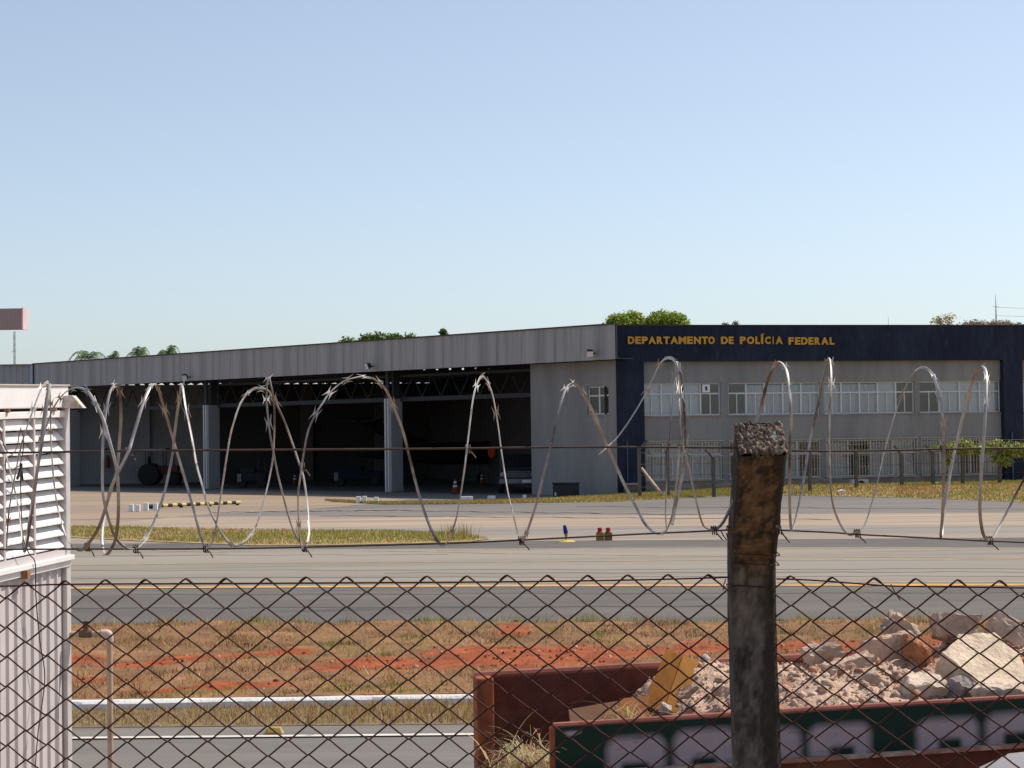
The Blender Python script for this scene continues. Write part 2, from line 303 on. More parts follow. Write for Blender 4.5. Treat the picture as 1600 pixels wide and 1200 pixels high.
keep = (soil(x, y) < rng.uniform(.15, 1.3, n)*.8) & (fbm(x*2.5, y*2.5, 41) > rng.uniform(.22, .72, n)); x, y, t = x[keep], y[keep], t[keep]; n = len(x)
gk = (fbm(x*.9, y*.9, 51) > .58)[:, None] | ((t < .06) & (fbm(x*1.2, y*0, 53) > .45))[:, None] | ((t > .9) & (fbm(x*2, y*0, 57) > .55))[:, None]
c = np.where(gk & (rng.random((n,1)) < .6), GRN*np.array([1.1,1.2,.9])*rng.uniform(.7,1.3,(n,1)), gcol(n, (5,5.5,.25,1.6)))
c = c*np.clip(-.15+2.1*fbm(x*3.2, y*2.6, 43), .25, 1.5)[:,None]; tuft = fbm(x*4, y*4, 45)
blades('verge_grass', x, y, vz(x, y)*np.clip((1-t)*14, 0, 1), rng.uniform(.015,.06,n)*(.6+1.5*np.clip((tuft-.4)*3,0,1))*(1+.6*(t>.93)), rng.uniform(.006,.014,n), c, 'short dry straw coloured grass on the red verge', 1.1)
n = 26000; x = rng.uniform(-10, 10, n); t = rng.random(n)**.9; ya = e1(0)+(e1(1)-e1(0))*x; yb = eC(0)+(eC(1)-eC(0))*x; y = ya+(yb-ya)*t
blades('strip_grass', x, y, np.full(n, .004), rng.uniform(.02,.075,n)*(.75+.95*np.clip((x+4.0)/3.2, 0, 1)), rng.uniform(.006,.013,n), gcol(n, (5,3,.5,2)), 'thin strip of dry grass between white kerb and road', .8)
def in_poly(x, y, P):
    r = np.zeros(len(x), bool); j = len(P)-1
    for i in range(len(P)):
        a, b = P[i], P[j]; cnd = ((a[1] > y) != (b[1] > y)) & (x < (b[0]-a[0])*(y-a[1])/(b[1]-a[1]+1e-12)+a[0]); r ^= cnd; j = i
    return r
def px_poly(pts): return [(gnd(*p).x, gnd(*p).y) for p in pts]
def scatter(P, n):
    a = np.array(P); x = rng.uniform(a[:,0].min(), a[:,0].max(), n); y = rng.uniform(a[:,1].min(), a[:,1].max(), n); k = in_poly(x, y, P); return x[k], y[k]
ISL = [(-160,824),(105,823),(250,826),(400,828.5),(520,829),(620,829.5),(690,833),(735,838),(765,841.5),(735,846),(640,849),(520,851.5),(400,852),(250,846.5),(105,839),(-160,836)]
px_sheet('grass_island', mat('island_soil', (.36,.25,.12), .95, var=.3, vs=2), ISL, .016)
P = px_poly(ISL); x, y = scatter(P, 60000); n = len(x); edgy = fbm(x*.5, y*.7, 61)
gk = rng.random(n) < np.clip((edgy-.36)*3+.15+.35*(x > -5), 0, .72); c = np.where(gk[:,None], GRN*np.array([1.2,1.1,1.1])*rng.uniform(.7,1.3,(n,1)), gcol(n, (5,3,1,1)))
blades('island_grass', x, y, np.full(n,.016), rng.uniform(.02,.075,n)*(1+.7*(edgy>.62)), rng.uniform(.012,.03,n), c, 'patchy green and straw grass on the island beside taxiway', .8)
# tall weeds at the island's tip
wx, wy = scatter(px_poly([(690,836),(720,835),(752,841),(700,845)]), 600); wx, wy = wx[:140], wy[:140]; n = len(wx)
blades('tall_weeds', wx, wy, np.full(n,.016), rng.uniform(.1,.42,n), rng.uniform(.015,.03,n), gcol(n, (3,2,3,1)), 'tall thin weeds at the tip of the grass island', .35)
# bank of dry grass at the foot of the office and thin strip before the hangar wall
BK = Vector((4.32, 79.5, 0)); ER = Vector((.974,.23,0)).normalized(); NR = Vector((ER.y,-ER.x,0)); EL = Vector((-.70,.714,0)).normalized(); NL = Vector((-.714,-.70,0)).normalized()
front = [(520,784.5),(600,788.5),(700,788),(830,786),(960,784),(1060,778.5),(1145,775),(1220,774),(1400,777.5),(1500,781),(1600,785),(1800,796),(2100,810)]
fp = [gnd(*p) for p in front]; back = []
for (px_, _), p in zip(front, fp):
    s_ = (onplane(px_, 760, BK, NR)-BK).dot(ER); back.append(BK+ER*s_+NR*.06 if s_ > -.2 else p + Vector((-.25,1,0))*(2.2 if p.x < -2 else 3.4))
bx_, by_, bz_ = [], [], []
bm_ = MB(); NB = 14
def bankz(px_x, u): return .012 + max(0, min(1, (px_x-2)/9))*.30*min(1, u/.6)**.8
rows = []
for p, q in zip(fp, back): rows.append([Vector((p.x+(q.x-p.x)*k/NB, p.y+(q.y-p.y)*k/NB, bankz(p.x, k/NB))) for k in range(NB+1)])
for i in range(len(rows)-1):
    for k in range(NB): bm_.add([rows[i][k], rows[i+1][k], rows[i+1][k+1], rows[i][k+1]], [(0,1,2,3)])
tag(bm_.build('grass_bank', mat('bank_soil', (.38,.25,.12), .95, var=.3, vs=1.2, c2=(.3,.27,.1), ms=.4), smooth=True), kind='structure')
n = 80000; seg = rng.integers(0, len(rows)-1, n); ft = rng.random(n); u = rng.random(n)
A = np.array([[tuple(r[0]), tuple(r[-1])] for r in rows]); a0 = A[seg]+(A[seg+1]-A[seg])*ft[:,None,None]
x = a0[:,0,0]+(a0[:,1,0]-a0[:,0,0])*u; y = a0[:,0,1]+(a0[:,1,1]-a0[:,0,1])*u; z = .012+np.clip((a0[:,0,0]-2)/9,0,1)*.30*np.minimum(1, u/.6)**.8
gk = rng.random(n) < np.clip((fbm(x*.35, y*.5, 71)-.38)*2.5 + .5*(u > .85) + .35*(u < .1), 0, .6); c = np.where(gk[:,None], GRN*1.2*rng.uniform(.7,1.3,(n,1)), gcol(n, (5,3.4,.3,1)))
blades('bank_grass', x, y, z, rng.uniform(.03,.1,n), rng.uniform(.02,.045,n), c, 'dry yellow grass on the bank below the office', .8)

_i = bmesh.new(); bmesh.ops.create_icosphere(_i, subdivisions=1, radius=1); _i.verts.index_update(); IV = np.array([v.co[:] for v in _i.verts]); IF = np.array([[v.index for v in f.verts] for f in _i.faces]); _i.free()
n = 9000; x = rng.uniform(-8, 8, n); t = rng.random(n); yk = eC(0)+(eC(1)-eC(0))*x+.14; yf = e3(0)+(e3(1)-e3(0))*x; y = yk+(yf-yk)*t; k = soil(x, y) > rng.uniform(.1,.9,n); x, y, t = x[k], y[k], t[k]; n = len(x)
r_ = .005*(6.0)**(rng.random(n)**2.5); V = IV[None]*(1+rng.uniform(-.35,.35,(n,12,1)))*rng.uniform(.6,1.3,(n,1,3))*r_[:,None,None]+np.stack([x, y, vz(x, y)*np.clip((1-t)*14,0,1)+r_*.2], -1)[:,None]
cl = np.where(rng.random((n,1)) < .85, np.array([.27,.085,.035]), np.array([.5,.38,.28]))*rng.uniform(.6,1.3,(n,1))
tag(npmesh('soil_clods', V.reshape(-1,3), (IF[None]+np.arange(n)[:,None,None]*12).reshape(-1,3), MT['soil'], np.repeat(cl[:,None],12,1).reshape(-1,3)), 'small red clods and stones on the bare verge soil', 'soil', kind='stuff')

# ================================================================== OFFICE BUILDING
UP = Vector((0,0,1)); ROOF_Z = 7.05; BEAM_Z = 5.56; WALL_IN = .30; TH = .28
def OP(s, z, o=0.0): return BK + ER*s + NR*o + UP*z
def ofac(px, py, off=-WALL_IN):
    p = onplane(px, py, BK+NR*off, NR); return (p-BK).dot(ER), p.z
def obox(b, s0, s1, z0, z1, o0, o1): return b.box(OP(s0, z0, o0), ER*(s1-s0), NR*(o1-o0), UP*(z1-z0))
office = thing('office_building', tuple(BK), 'two storey grey office building with navy blue frame and gold lettering', 'building')
S_END = 31.0; SC1 = ofac(1003, 600)[0]; SC2 = ofac(1563, 600)[0]; SC3 = ofac(1593, 600)[0]
ZU0, ZU1, ZL0, ZL1 = 3.30, 4.66, .55, 2.17
ups = [(SC1, ofac(1126,620)[0]), (ofac(1138,620)[0], ofac(1281,620)[0]), (ofac(1287,620)[0], ofac(1429,620)[0]), (ofac(1437,620)[0], SC2)]
lows = [(SC1+.03, ofac(1129,720)[0]), (ofac(1140,720)[0], ofac(1283,720)[0]), (ofac(1291,720)[0], ofac(1432,720)[0]), (ofac(1440,720)[0], SC2-.05)]
wlen = ups[1][1]-ups[1][0]
for k in range(3): s_ = SC3+.12+k*(wlen+.25); ups.append((s_, s_+wlen)); lows.append((s_, s_+wlen))
w = MB()
for z0, z1, ops in ((ZL1, ZU0, []), (ZU1, BEAM_Z+.1, []), (.5, ZL1, lows), (ZU0, ZU1, ups)):
    if z0 == .5: z0 = ZL0
    cur = SC1-.2
    for a, b_ in ops:
        if a > cur+.01: obox(w, cur, a, z0, z1, -WALL_IN-TH, -WALL_IN)
        cur = b_
    obox(w, cur, S_END, z0, z1, -WALL_IN-TH, -WALL_IN)
obox(w, S_END, S_END+.3, 0, ROOF_Z-.05, -16, -WALL_IN); obox(w, .05, S_END, 0, ROOF_Z-.05, -16.3, -16); obox(w, .02, .3, 0, ROOF_Z-.05, -16, -.65)
w.build('wall', MT['conc_wall'], office)
obox(MB(), SC1-.2, S_END, -.1, ZL0, -WALL_IN-TH, -WALL_IN+.012).build('plinth', MT['base'], office)
nv = MB(); obox(nv, 0, S_END, BEAM_Z, ROOF_Z, -.62, 0)
nv.build('portal_beam', MT['navy'], office)
for a, b_ in ((0, SC1), (SC2, SC3)): obox(MB(), a, b_, -.1, BEAM_Z, -.62, 0).build('portal_column', MT['navy'], office)
obox(MB(), -.03, S_END+.3, ROOF_Z, ROOF_Z+.04, -16.3, .04).build('coping', MT['flash'], office)
ob = MB(); obox(ob, .3, S_END, 2.6, 2.75, -15.9, -WALL_IN-TH-.02); obox(ob, .3, S_END, 5.4, 5.5, -15.9, -WALL_IN-TH-.02); obox(ob, .3, S_END, 0, 5.4, -5.2, -5.0); ob.build('room_partition', MT['room'], office)
def window(s0, s1, z0, z1, nd, parent, P, ex, nrm, off, transom=.33, kinds=None, split=True, bars=False, awn=None):
    """P(s,z,o) maps wall coordinates; nd divisions"""
    fr = MB(); fo = off-.10; t = .05
    def bar(a, b_, c, d, o0=fo-.05, o1=fo): fr.box(P(a, c, o0), ex*(b_-a), nrm*(o1-o0), UP*(d-c))
    zt = z1-(z1-z0)*transom
    bar(s0, s1, z0, z0+t); bar(s0, s1, z1-t, z1); bar(s0, s0+t, z0+t, z1-t); bar(s1-t, s1, z0+t, z1-t); bar(s0+t, s1-t, zt-.03, zt+.03, fo-.05, fo+.002)
    cw = (s1-s0)/nd
    for i in range(1, nd): a = s0+cw*i; bar(a-.035, a+.035, z0+t, z1-t, fo-.048, fo+.006)
    for i in range(nd):
        a = s0+cw*(i+.5)
        if split: bar(a-.02, a+.02, z0+t, zt-.03, fo-.045, fo-.004)
    wo = fr.build('window', MT['alu'], parent)
    for i in range(nd):
        a, b_ = s0+cw*i+.04, s0+cw*(i+1)-.04; m = (a+b_)/2
        cells = [(a, m-.02, z0+t, zt-.03), (m+.02, b_, z0+t, zt-.03), (a, b_, zt+.03, z1-t)] if split else [(a, b_, z0+t, zt-.03), (a, b_, zt+.03, z1-t)]
        for c in cells: MB().box(P(c[0], c[2], fo-.028), ex*(c[1]-c[0]), nrm*.006, UP*(c[3]-c[2])).build('pane', MT['glass'], wo)
        k = kinds[i % len(kinds)] if kinds else 0
        if k == 1: MB().box(P(a-.05, z0+.02, fo-.14), ex*(b_-a+.1), nrm*.02, UP*(z1-z0-.04)).build('blind', MT['blind'], wo)
        if k == 2:      # pleated curtain
            cb = MB(); n_ = 28; pts = [(a-.06+(b_-a+.12)*j/n_, fo-.16+.028*math.sin(j*1.9)+.012*math.sin(j*.7)) for j in range(n_+1)]
            for j in range(n_):
                (p0, o0), (p1, o1) = pts[j], pts[j+1]; cb.add([P(p0, z0+.03, o0), P(p1, z0+.03, o1), P(p1, z1-.1, o1), P(p0, z1-.1, o0)], [(0,1,2,3)])
            cb.build('curtain', MT['curtain'], wo)
    if awn is not None:
        a, b_ = s0+cw*awn+.06, s0+cw*(awn+.45); q = MB()
        q.box(P(a, zt+.05, fo+.02), ex*(b_-a), nrm*.1, UP*(z1-zt-.12)); q.build('vent_frame', MT['white_p'], wo)
        MB().box(P(a+.12, zt+.13, fo+.121), ex*(b_-a-.24), nrm*.004, UP*(z1-zt-.28)).build('vent_opening', MT['steel'], wo)
    sl = MB(); sl.box(P(s0-.04, z0-.06, off-.12), ex*(s1-s0+.08), nrm*.16, UP*.055); sl.build('sill', MT['base'], wo)
    if bars:
        gb = MB(); a = s0-.02
        while a < s1+.02: gb.box(P(a, z0-.05, off+.06), ex*.022, nrm*.022, UP*(z1-z0+.1)); a += .135
        for z_ in (z0-.05, z0+(z1-z0)*.62, z1+.05): gb.box(P(s0-.04, z_, off+.055), ex*(s1-s0+.08), nrm*.03, UP*.03)
        gb.build('security_grille', MT['bars'], wo)
    return wo
UK = [(1,1,1,0), (0,2,2,2,2), (2,2,2,1,0), (0,1,1,1), (2,1,1,0)]
for i, (a, b_) in enumerate(ups): window(a, b_, ZU0, ZU1, 5 if i in (1,2) else 4, office, OP, ER, NR, -WALL_IN, kinds=UK[min(i,4)], awn=3 if i == 0 else None)
for i, (a, b_) in enumerate(lows): window(a, b_, ZL0+.06, ZL1, 4, office, OP, ER, NR, -WALL_IN, kinds=[(2,1,2,2),(0,2,2,0),(2,0,2,1),(2,2,0,2)][i % 4], bars=True)
dp = MB(); dp.tube([OP(17.87, 0, .06), OP(17.87, 2.4, .06)], .04, 8); dp.build('drain_pipe', mat('blue_pipe', (.06,.11,.2), .5), office)
dp = MB(); q = ofac(980, 690, .05); dp.tube([OP(q[0], .6, .05), OP(q[0], q[1], .05)], .022, 6); dp.build('drain_pipe', bpy.data.materials['blue_pipe'], office)
# ---- lettering
sign = thing('building_sign', tuple(OP(4.5, 6.35)), 'gold raised lettering DEPARTAMENTO DE POLÍCIA FEDERAL on navy beam', 'sign')
LET = [('D',90,134),('E',141,180),('P',187,228),('A',233,284),('R',291,332),('T',337,380),('A',384,440),('M',442,494),('E',501,540),('N',548,596),('T',602,646),('O',648,692),('D',737,784),('E',790,822),
 ('P',868,908),('O',917,966),('L',975,1006),('Í',1013,1036),('C',1042,1080),('I',1089,1107),('A',1117,1163),('F',1205,1240),('E',1250,1286),('D',1292,1337),('E',1343,1378),('R',1386,1424),('A',1432,1482),('L',1490,1521)]
for i, (ch, a, b_) in enumerate(LET):
    cu = bpy.data.curves.new('letter', 'FONT'); cu.body = ch; cu.extrude = .05; cu.offset = .045; cu.resolution_u = 4
    to = bpy.data.objects.new('tmp', cu); COL.objects.link(to); bpy.context.view_layer.update()
    me = bpy.data.meshes.new_from_object(to.evaluated_get(bpy.context.evaluated_depsgraph_get())); bpy.data.objects.remove(to)
    co = np.array([v.co[:] for v in me.vertices]); lo_, hi_ = co.min(0), co.max(0)
    x0, x1 = 960+a/4.444, 960+b_/4.444; yb = 537.6 + (1.1 if i > 20 else 0); yt = yb-11.6 - (4.4 if ch == 'Í' else 0)
    s0, z0 = ofac(x0, yb, 0); s1, _ = ofac(x1, yb, 0); _, z1 = ofac((x0+x1)/2, yt, 0)
    if ch in 'I': s0 += .04; s1 -= .04
    co = (co-lo_)/(hi_-lo_)*np.array([s1-s0, z1-z0, .09])
    for v, p in zip(me.vertices, co): v.co = (ER*(s0+p[0]) + UP*(z0+p[1]) + NR*(.005+p[2])) + BK - ORG[sign]
    me.name = 'letter'; me.materials.append(MT['gold']); lo = bpy.data.objects.new('letter', me); COL.objects.link(lo); lo.parent = sign

# ================================================================== HANGAR
OVER = .8; FB = 5.62; T_END = 44.8
def HP(t, z, o=0.0): return BK + EL*t + NL*o + UP*z
def hfac(px, py, off=0.0):
    p = onplane(px, py, BK+NL*off, NL); return (p-BK).dot(EL), p.z
def hbox(b, t0, t1, z0, z1, o0, o1): return b.box(HP(t0, z0, o0), EL*(t1-t0), NL*(o1-o0), UP*(z1-z0))
hangar = thing('hangar', tuple(BK+EL*20), 'long open grey hangar with steel fascia and dark interior beside office', 'hangar')
T0 = hfac(961.5, 540, OVER)[0]; npan = 13; pw = (T_END-T0)/npan
pm = MB(); nr = 20; pr = []
for k in range(nr): a = k*pw/nr; d = pw/nr; pr += [(a, 0), (a+d*.5, 0), (a+d*.58, .006), (a+d*.92, .006)]
pr.append((pw-.012, 0))
for (a, o), (b_, o2) in zip(pr[:-1], pr[1:]): pm.add([EL*a+NL*o, EL*b_+NL*o2, EL*b_+NL*o2+UP*(ROOF_Z-FB), EL*a+NL*o+UP*(ROOF_Z-FB)], [(0,1,2,3)])
for i in range(npan):
    me = pm.mesh('fascia_panel'); place('fascia_panel', me, MT['fascia'], hangar, HP(T0+i*pw+.006, FB, OVER+.004*random.uniform(-1,1)))
b = MB(); hbox(b, T0, T_END, FB+.02, ROOF_Z-.02, OVER-.12, OVER-.04); hbox(b, T_END, T_END+.1, FB, ROOF_Z, -1.0, OVER+.05); b.build('fascia_backing', MT['steel'], hangar)
b = MB(); hbox(b, T0, T_END+.1, ROOF_Z, ROOF_Z+.05, OVER-.2, OVER+.08); b.build('roof_flashing', MT['flash'], hangar)
b = MB(); hbox(b, T0+.02, T_END, FB+.03, FB+.06, -.3, OVER-.12); b.build('soffit', MT['steel'], hangar)
# solid wall by the corner with its window
TW = hfac(830, 680)[0]; wt0, wz1 = hfac(951, 603); wt1, wz0 = hfac(918, 648)
b = MB()
for (a, c, z0, z1) in ((.02, wt0, 0, FB), (wt1, TW, 0, FB), (wt0, wt1, 0, wz0), (wt0, wt1, wz1, FB)): hbox(b, a, c, z0-.1 if z0 == 0 else z0, z1, -.3, 0)
b.build('end_wall', MT['conc_wall'], hangar)
def HPr(s, z, o): return HP(wt1-s, z, o)
window(0, wt1-wt0, wz0, wz1, 2, hangar, HPr, -EL, NL, 0, kinds=(1,1), split=False)
# pillars
for pxx in (325.5, 611, 108):
    t0 = hfac(pxx, 690)[0]; p = MB(); hbox(p, t0, t0+.16, -.05, 4.35, -.72, -.02); po = p.build('pillar', MT['pillar'], hangar)
    for d_ in (.0, .2): q = MB(); hbox(q, t0+.165+d_, t0+.265+d_, -.05, 4.36, -.14, .0); q.build('door_guide', MT['guide'], po)
    q = MB(); hbox(q, t0+.02, t0+.14, 4.35, FB+.03, -.6, -.2); hbox(q, t0+.2, t0+.42, 4.36, FB+.03, -.15, -.05); q.build('steel_post', MT['steel'], po)
# header trusses between pillars
b = MB(); c = 0
for z_ in (4.22, 5.35): b.box(HP(TW, z_, -.75), EL*(T_END-TW), NL*.16, UP*(.2 if z_ < 5 else .12))
t_ = TW
while t_ < T_END-1.3:
    b.tube([HP(t_, 4.4, -.67), HP(t_+.65, 5.4, -.67), HP(t_+1.3, 4.4, -.67)], .035, 4); t_ += 1.3
b.build('header_truss', MT['steel'], hangar)
# rear wall, parallel to the office front
RB0 = gnd(150, 757); RB0.z = 0
def BP(s, z, o=0.0): return RB0 + ER*s + NR*o + UP*z
def bbox(b, s0, s1, z0, z1, o0, o1): return b.box(BP(s0, z0, o0), ER*(s1-s0), NR*(o1-o0), UP*(z1-z0))
def bs(px, py=700): return (onplane(px, py, RB0, NR)-RB0).dot(ER)
RZ = 5.84
sL, sM, sR = bs(60), bs(342), (BK-RB0).dot(ER)-.06
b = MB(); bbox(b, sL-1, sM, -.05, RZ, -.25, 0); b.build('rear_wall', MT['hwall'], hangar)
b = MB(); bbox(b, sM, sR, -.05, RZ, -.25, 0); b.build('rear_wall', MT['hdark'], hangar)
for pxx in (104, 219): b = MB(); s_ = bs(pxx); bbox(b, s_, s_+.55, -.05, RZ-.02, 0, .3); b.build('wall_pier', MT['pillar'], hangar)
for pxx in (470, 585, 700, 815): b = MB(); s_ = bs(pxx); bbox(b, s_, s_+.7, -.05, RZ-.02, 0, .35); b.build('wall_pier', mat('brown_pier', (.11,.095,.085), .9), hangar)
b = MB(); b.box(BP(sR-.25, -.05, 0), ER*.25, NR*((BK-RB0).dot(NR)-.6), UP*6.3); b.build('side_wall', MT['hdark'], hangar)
# rear roof of corrugated sheets, open at the corrugations above the rear wall
LR = 17.0; per = .575; cs = MB(); s_ = sL-1.2
def cz(u): return RZ + .005 + .12*max(0.0, math.sin(math.pi*min(1, max(0, (u-.18)/.64))))**.8
npts = 9
front_o = lambda s: min(LR, max(.6, (lambda p: p)(max(.6, ((BK-RB0).dot(NL) - ER.dot(NL)*s)/NR.dot(NL)))))
while s_ < sR+.3:
    rowsA = []
    for k in range(npts):
        u = k/(npts-1); sv = s_+per*u; z_ = cz(u); rowsA.append((BP(sv, z_, -.55), BP(sv, z_+.0, front_o(sv))))
    for k in range(npts-1): cs.add([rowsA[k][0], rowsA[k+1][0], rowsA[k+1][1], rowsA[k][1]], [(0,1,2,3)])
    s_ += per
cs.build('corrugated_roof', MT['roof'], hangar)
# front roof deck and the vented riser where it steps down to the rear roof
s_int = next(s for s in np.arange(sL, sR, .2) if front_o(s) >= LR-.01)
b = MB(); pA = BP(s_int, 0, LR); pB = BP(sR, 0, LR); pK = BK+NL*.4+EL*(-.3)
poly = [pA+UP*6.32, pB+UP*6.32, pK+UP*6.32, pA+NL*.6+UP*6.32]; b.prism(poly, UP*.06); b.build('roof_deck', MT['roof'], hangar)
b = MB(); bbox(b, s_int, sR, RZ-.02, 6.045, LR-.02, LR+.02); bbox(b, s_int, sR, 6.14, 6.32, LR-.02, LR+.02); s_ = s_int
while s_ < sR: bbox(b, s_, s_+.58, 6.045, 6.14, LR-.02, LR+.02); s_ += .69
b.build('vent_riser', MT['steel'], hangar)
# roof trusses inside
b = MB()
for k in range(9):
    s_ = s_int+2+k*5.2
    if s_ > sR-1: break
    for z_ in (4.75, 5.62): b.box(BP(s_, z_, .5), ER*.12, NR*LR, UP*.12)
    for j in range(12): b.tube([BP(s_+.06, 4.85, .7+j*1.36), BP(s_+.06, 5.62, 1.38+j*1.36), BP(s_+.06, 4.85, 2.06+j*1.36)], .04, 4)
b.build('roof_truss', MT['steel'], hangar)
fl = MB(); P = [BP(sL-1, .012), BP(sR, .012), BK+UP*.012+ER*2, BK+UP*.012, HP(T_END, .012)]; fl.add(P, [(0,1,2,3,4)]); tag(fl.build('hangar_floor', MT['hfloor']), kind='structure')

# ================================================================== THINGS ON AND AROUND THE BUILDINGS
def flood(px, py, label, tilt):
    t0, z0 = hfac(px, py, OVER+.1); c = HP(t0, z0, OVER+.35); o = thing('flood_light', tuple(c), label, 'lamp', 'flood lights along the hangar fascia')
    d = (NL*.8+Vector((tilt,0,-.5))).normalized(); q = d.to_track_quat('Z', 'X').to_matrix()
    b = MB(); b.lathe([(.08,-.16),(.13,-.14),(.2,.0),(.21,.06)], 4, c, q@Matrix.Rotation(R(45),3,'Z')); b.build('housing', MT['steel'], o)
    b = MB(); b.bx(c+d*.065, (.27,.27,.012), q); b.build('lens', MT['white_p'], o)
    b = MB(); b.tube([HP(t0, z0, OVER+.02), HP(t0, z0-.02, OVER+.2), c-d*.1], .03, 6); b.build('bracket', MT['steel'], o)
flood(295, 589, 'small flood light on the fascia, leftmost of three', .4); flood(581, 572, 'dark flood light on the fascia above the middle hangar bay', -.5); flood(928, 552, 'white faced flood light on the fascia above the end wall window', .6)
# black crate against the wall
c = gnd(884.5, 776.5); ow = thing('storage_crate', tuple(c), 'black rounded storage crate against the hangar end wall', 'crate')
Mq = Matrix((EL*-1, NL*-1, UP)).transposed()
MB().bx(c+UP*.27, (1.0,.6,.54), Mq).build('body', MT['black'], ow, bevel=.06); MB().bx(c+UP*.56, (1.04,.64,.06), Mq).build('lid', MT['black'], ow, bevel=.02)
MB().bx(c+NL*.31-EL*-.3+UP*.12, (.1,.02,.16), Mq).build('label_plate', mat('grey_plate', (.45,.45,.45), .6), ow)
# white concrete blocks
def block(px, py, w_, h_, label, d_=.16):
    c = gnd(px, py); m = MB(); m.bx((c.x, c.y, h_/2), (w_, d_, h_)); o = m.build('concrete_block', MT['white_p'], org=(c.x, c.y, 0), bevel=.015); return tag(o, label, 'block', 'white blocks on the apron')
for i, (x_, y_, h_) in enumerate(((205,799.5,.27),(215.5,799.5,.25),(228.5,798,.29),(243,797,.26))): block(x_, y_, .16, h_, ('leftmost', 'second', 'third', 'rightmost')[i]+' of four white blocks near the striped bar')
for i, (x_, y_, h_) in enumerate(((560,786.5,.27),(569.5,786.5,.28),(588,784.5,.2))): block(x_, y_, .17, h_, ('left', 'middle', 'right')[i]+' white block of three in the grass before the middle bay')
for i, (x_, y_, w_) in enumerate(((727,781,.36),(735.5,781,.16),(768,780,.32),(819.5,778.5,.16))): block(x_, y_, w_, .14, ('widest low white block', 'small low white block right of the widest one', 'low white block nearest the row\'s middle', 'last low white block by the end wall')[i]+' at the right hangar bay')
# striped bar on the ground
A, B = gnd(232, 795.5), gnd(375, 789.5); bar = thing('striped_bar', tuple(A), 'black and yellow striped barrier bar lying low on the apron', 'barrier'); d = (B-A); nseg = 20; ybar = mat('barrier_yellow', (.68,.55,.2), .7)
for i in range(nseg): a = A+d*(i/nseg)+UP*.11; MB().tube([a, a+d/nseg], .065, 8).build('band', ybar if i % 2 else MT['black'], bar)
for f_ in (.03, .35, .66, .97): p = A+d*f_; MB().bx(p+UP*.03, (.12,.12,.07)).build('foot', MT['black'], bar)
# taxiway edge marker
c = gnd(884.5, 846.5); mk = thing('edge_marker', tuple(c), 'blue topped taxiway marker on yellow stem and round yellow base', 'marker')
MB().lathe([(.23,0),(.21,.012),(.08,.035),(.03,.04)], 20, c+UP*.006).build('base', mat('marker_yellow', (.55,.42,.12), .7), mk, smooth=True)
MB().lathe([(.014,.03),(.014,.1)], 8, c).build('stem', MT['black'], mk)
MB().lathe([(.014,.09),(.04,.16),(.045,.2)], 12, c).build('cone', MT['ybox'], mk, smooth=True)
tl = Matrix.Rotation(R(-10), 3, 'Y'); MB().lathe([(.048,0),(.054,.03),(.046,.14),(.032,.2)], 12, c+UP*.2, tl).build('blue_cap', MT['blue'], mk, smooth=True)
for px_, lab in ((937.5, 'left of two yellow guard light boxes with red tops on apron'), (950.5, 'right of two yellow guard light boxes with red tops on apron')):
    c = gnd(px_, 844.5); o = thing('guard_light', tuple(c), lab, 'warning light', 'guard lights beside the taxiway')
    MB().bx(c+UP*.095, (.185,.16,.19)).build('box', MT['ybox'] if px_ < 945 else mat('darker_olive', (.17,.115,.03), .6), o, bevel=.008)
    MB().lathe([(.068,.19),(.07,.205),(.056,.215),(.056,.29),(.045,.31)], 14, c).build('red_lamp', MT['red'], o, smooth=True)
# ------------------------------------------------------------------ traffic cones, tractor, vehicles and aircraft in the hangar
def cone(px, py, label, h_=.62):
    c = gnd(px, py); o = thing('traffic_cone', tuple(c), label, 'cone', 'cones in the hangar'); s = h_/.62
    MB().bx(c+UP*.02, (.36*s,.36*s,.04)).build('base', MT['rubber'], o); co = MB().lathe([(.15*s,.04),(.03*s,h_)], 14, c).build('body', mat('dark_orange_cone', (.16,.03,.012), .8), o)  # cone orange darkened, the dimness of the bay is in the colour
    for a, b_ in ((.42,.56),(.7,.84)): ra, rb = .15*s+(.03-.15)*s*a, .15*s+(.03-.15)*s*b_; MB().lathe([(ra+.006, .04+(h_-.04)*a),(rb+.006, .04+(h_-.04)*b_)], 14, c).build('reflective_band', MT['guide'], co)
cone(711.5, 771.5, 'nearer traffic cone with white bands inside the right bay', .66); cone(753.5, 757, 'farther traffic cone inside the right bay', .6); cone(461, 757, 'traffic cone inside the middle bay', .6)
def wheel(o, c, ax, r, w_, rim=True):
    q = ax.to_track_quat('Z', 'X').to_matrix(); wo = MB().lathe([(r*.55,-w_/2),(r*.93,-w_/2),(r,-w_*.3),(r,w_*.3),(r*.93,w_/2),(r*.55,w_/2)], 20, c, q).build('wheel', MT['rubber'], o, smooth=True)
    if rim: MB().lathe([(r*.54,-w_*.42),(r*.5,-w_*.2),(r*.5,w_*.2),(r*.54,w_*.42)], 16, c, q).build('rim', MT['steel'], wo)
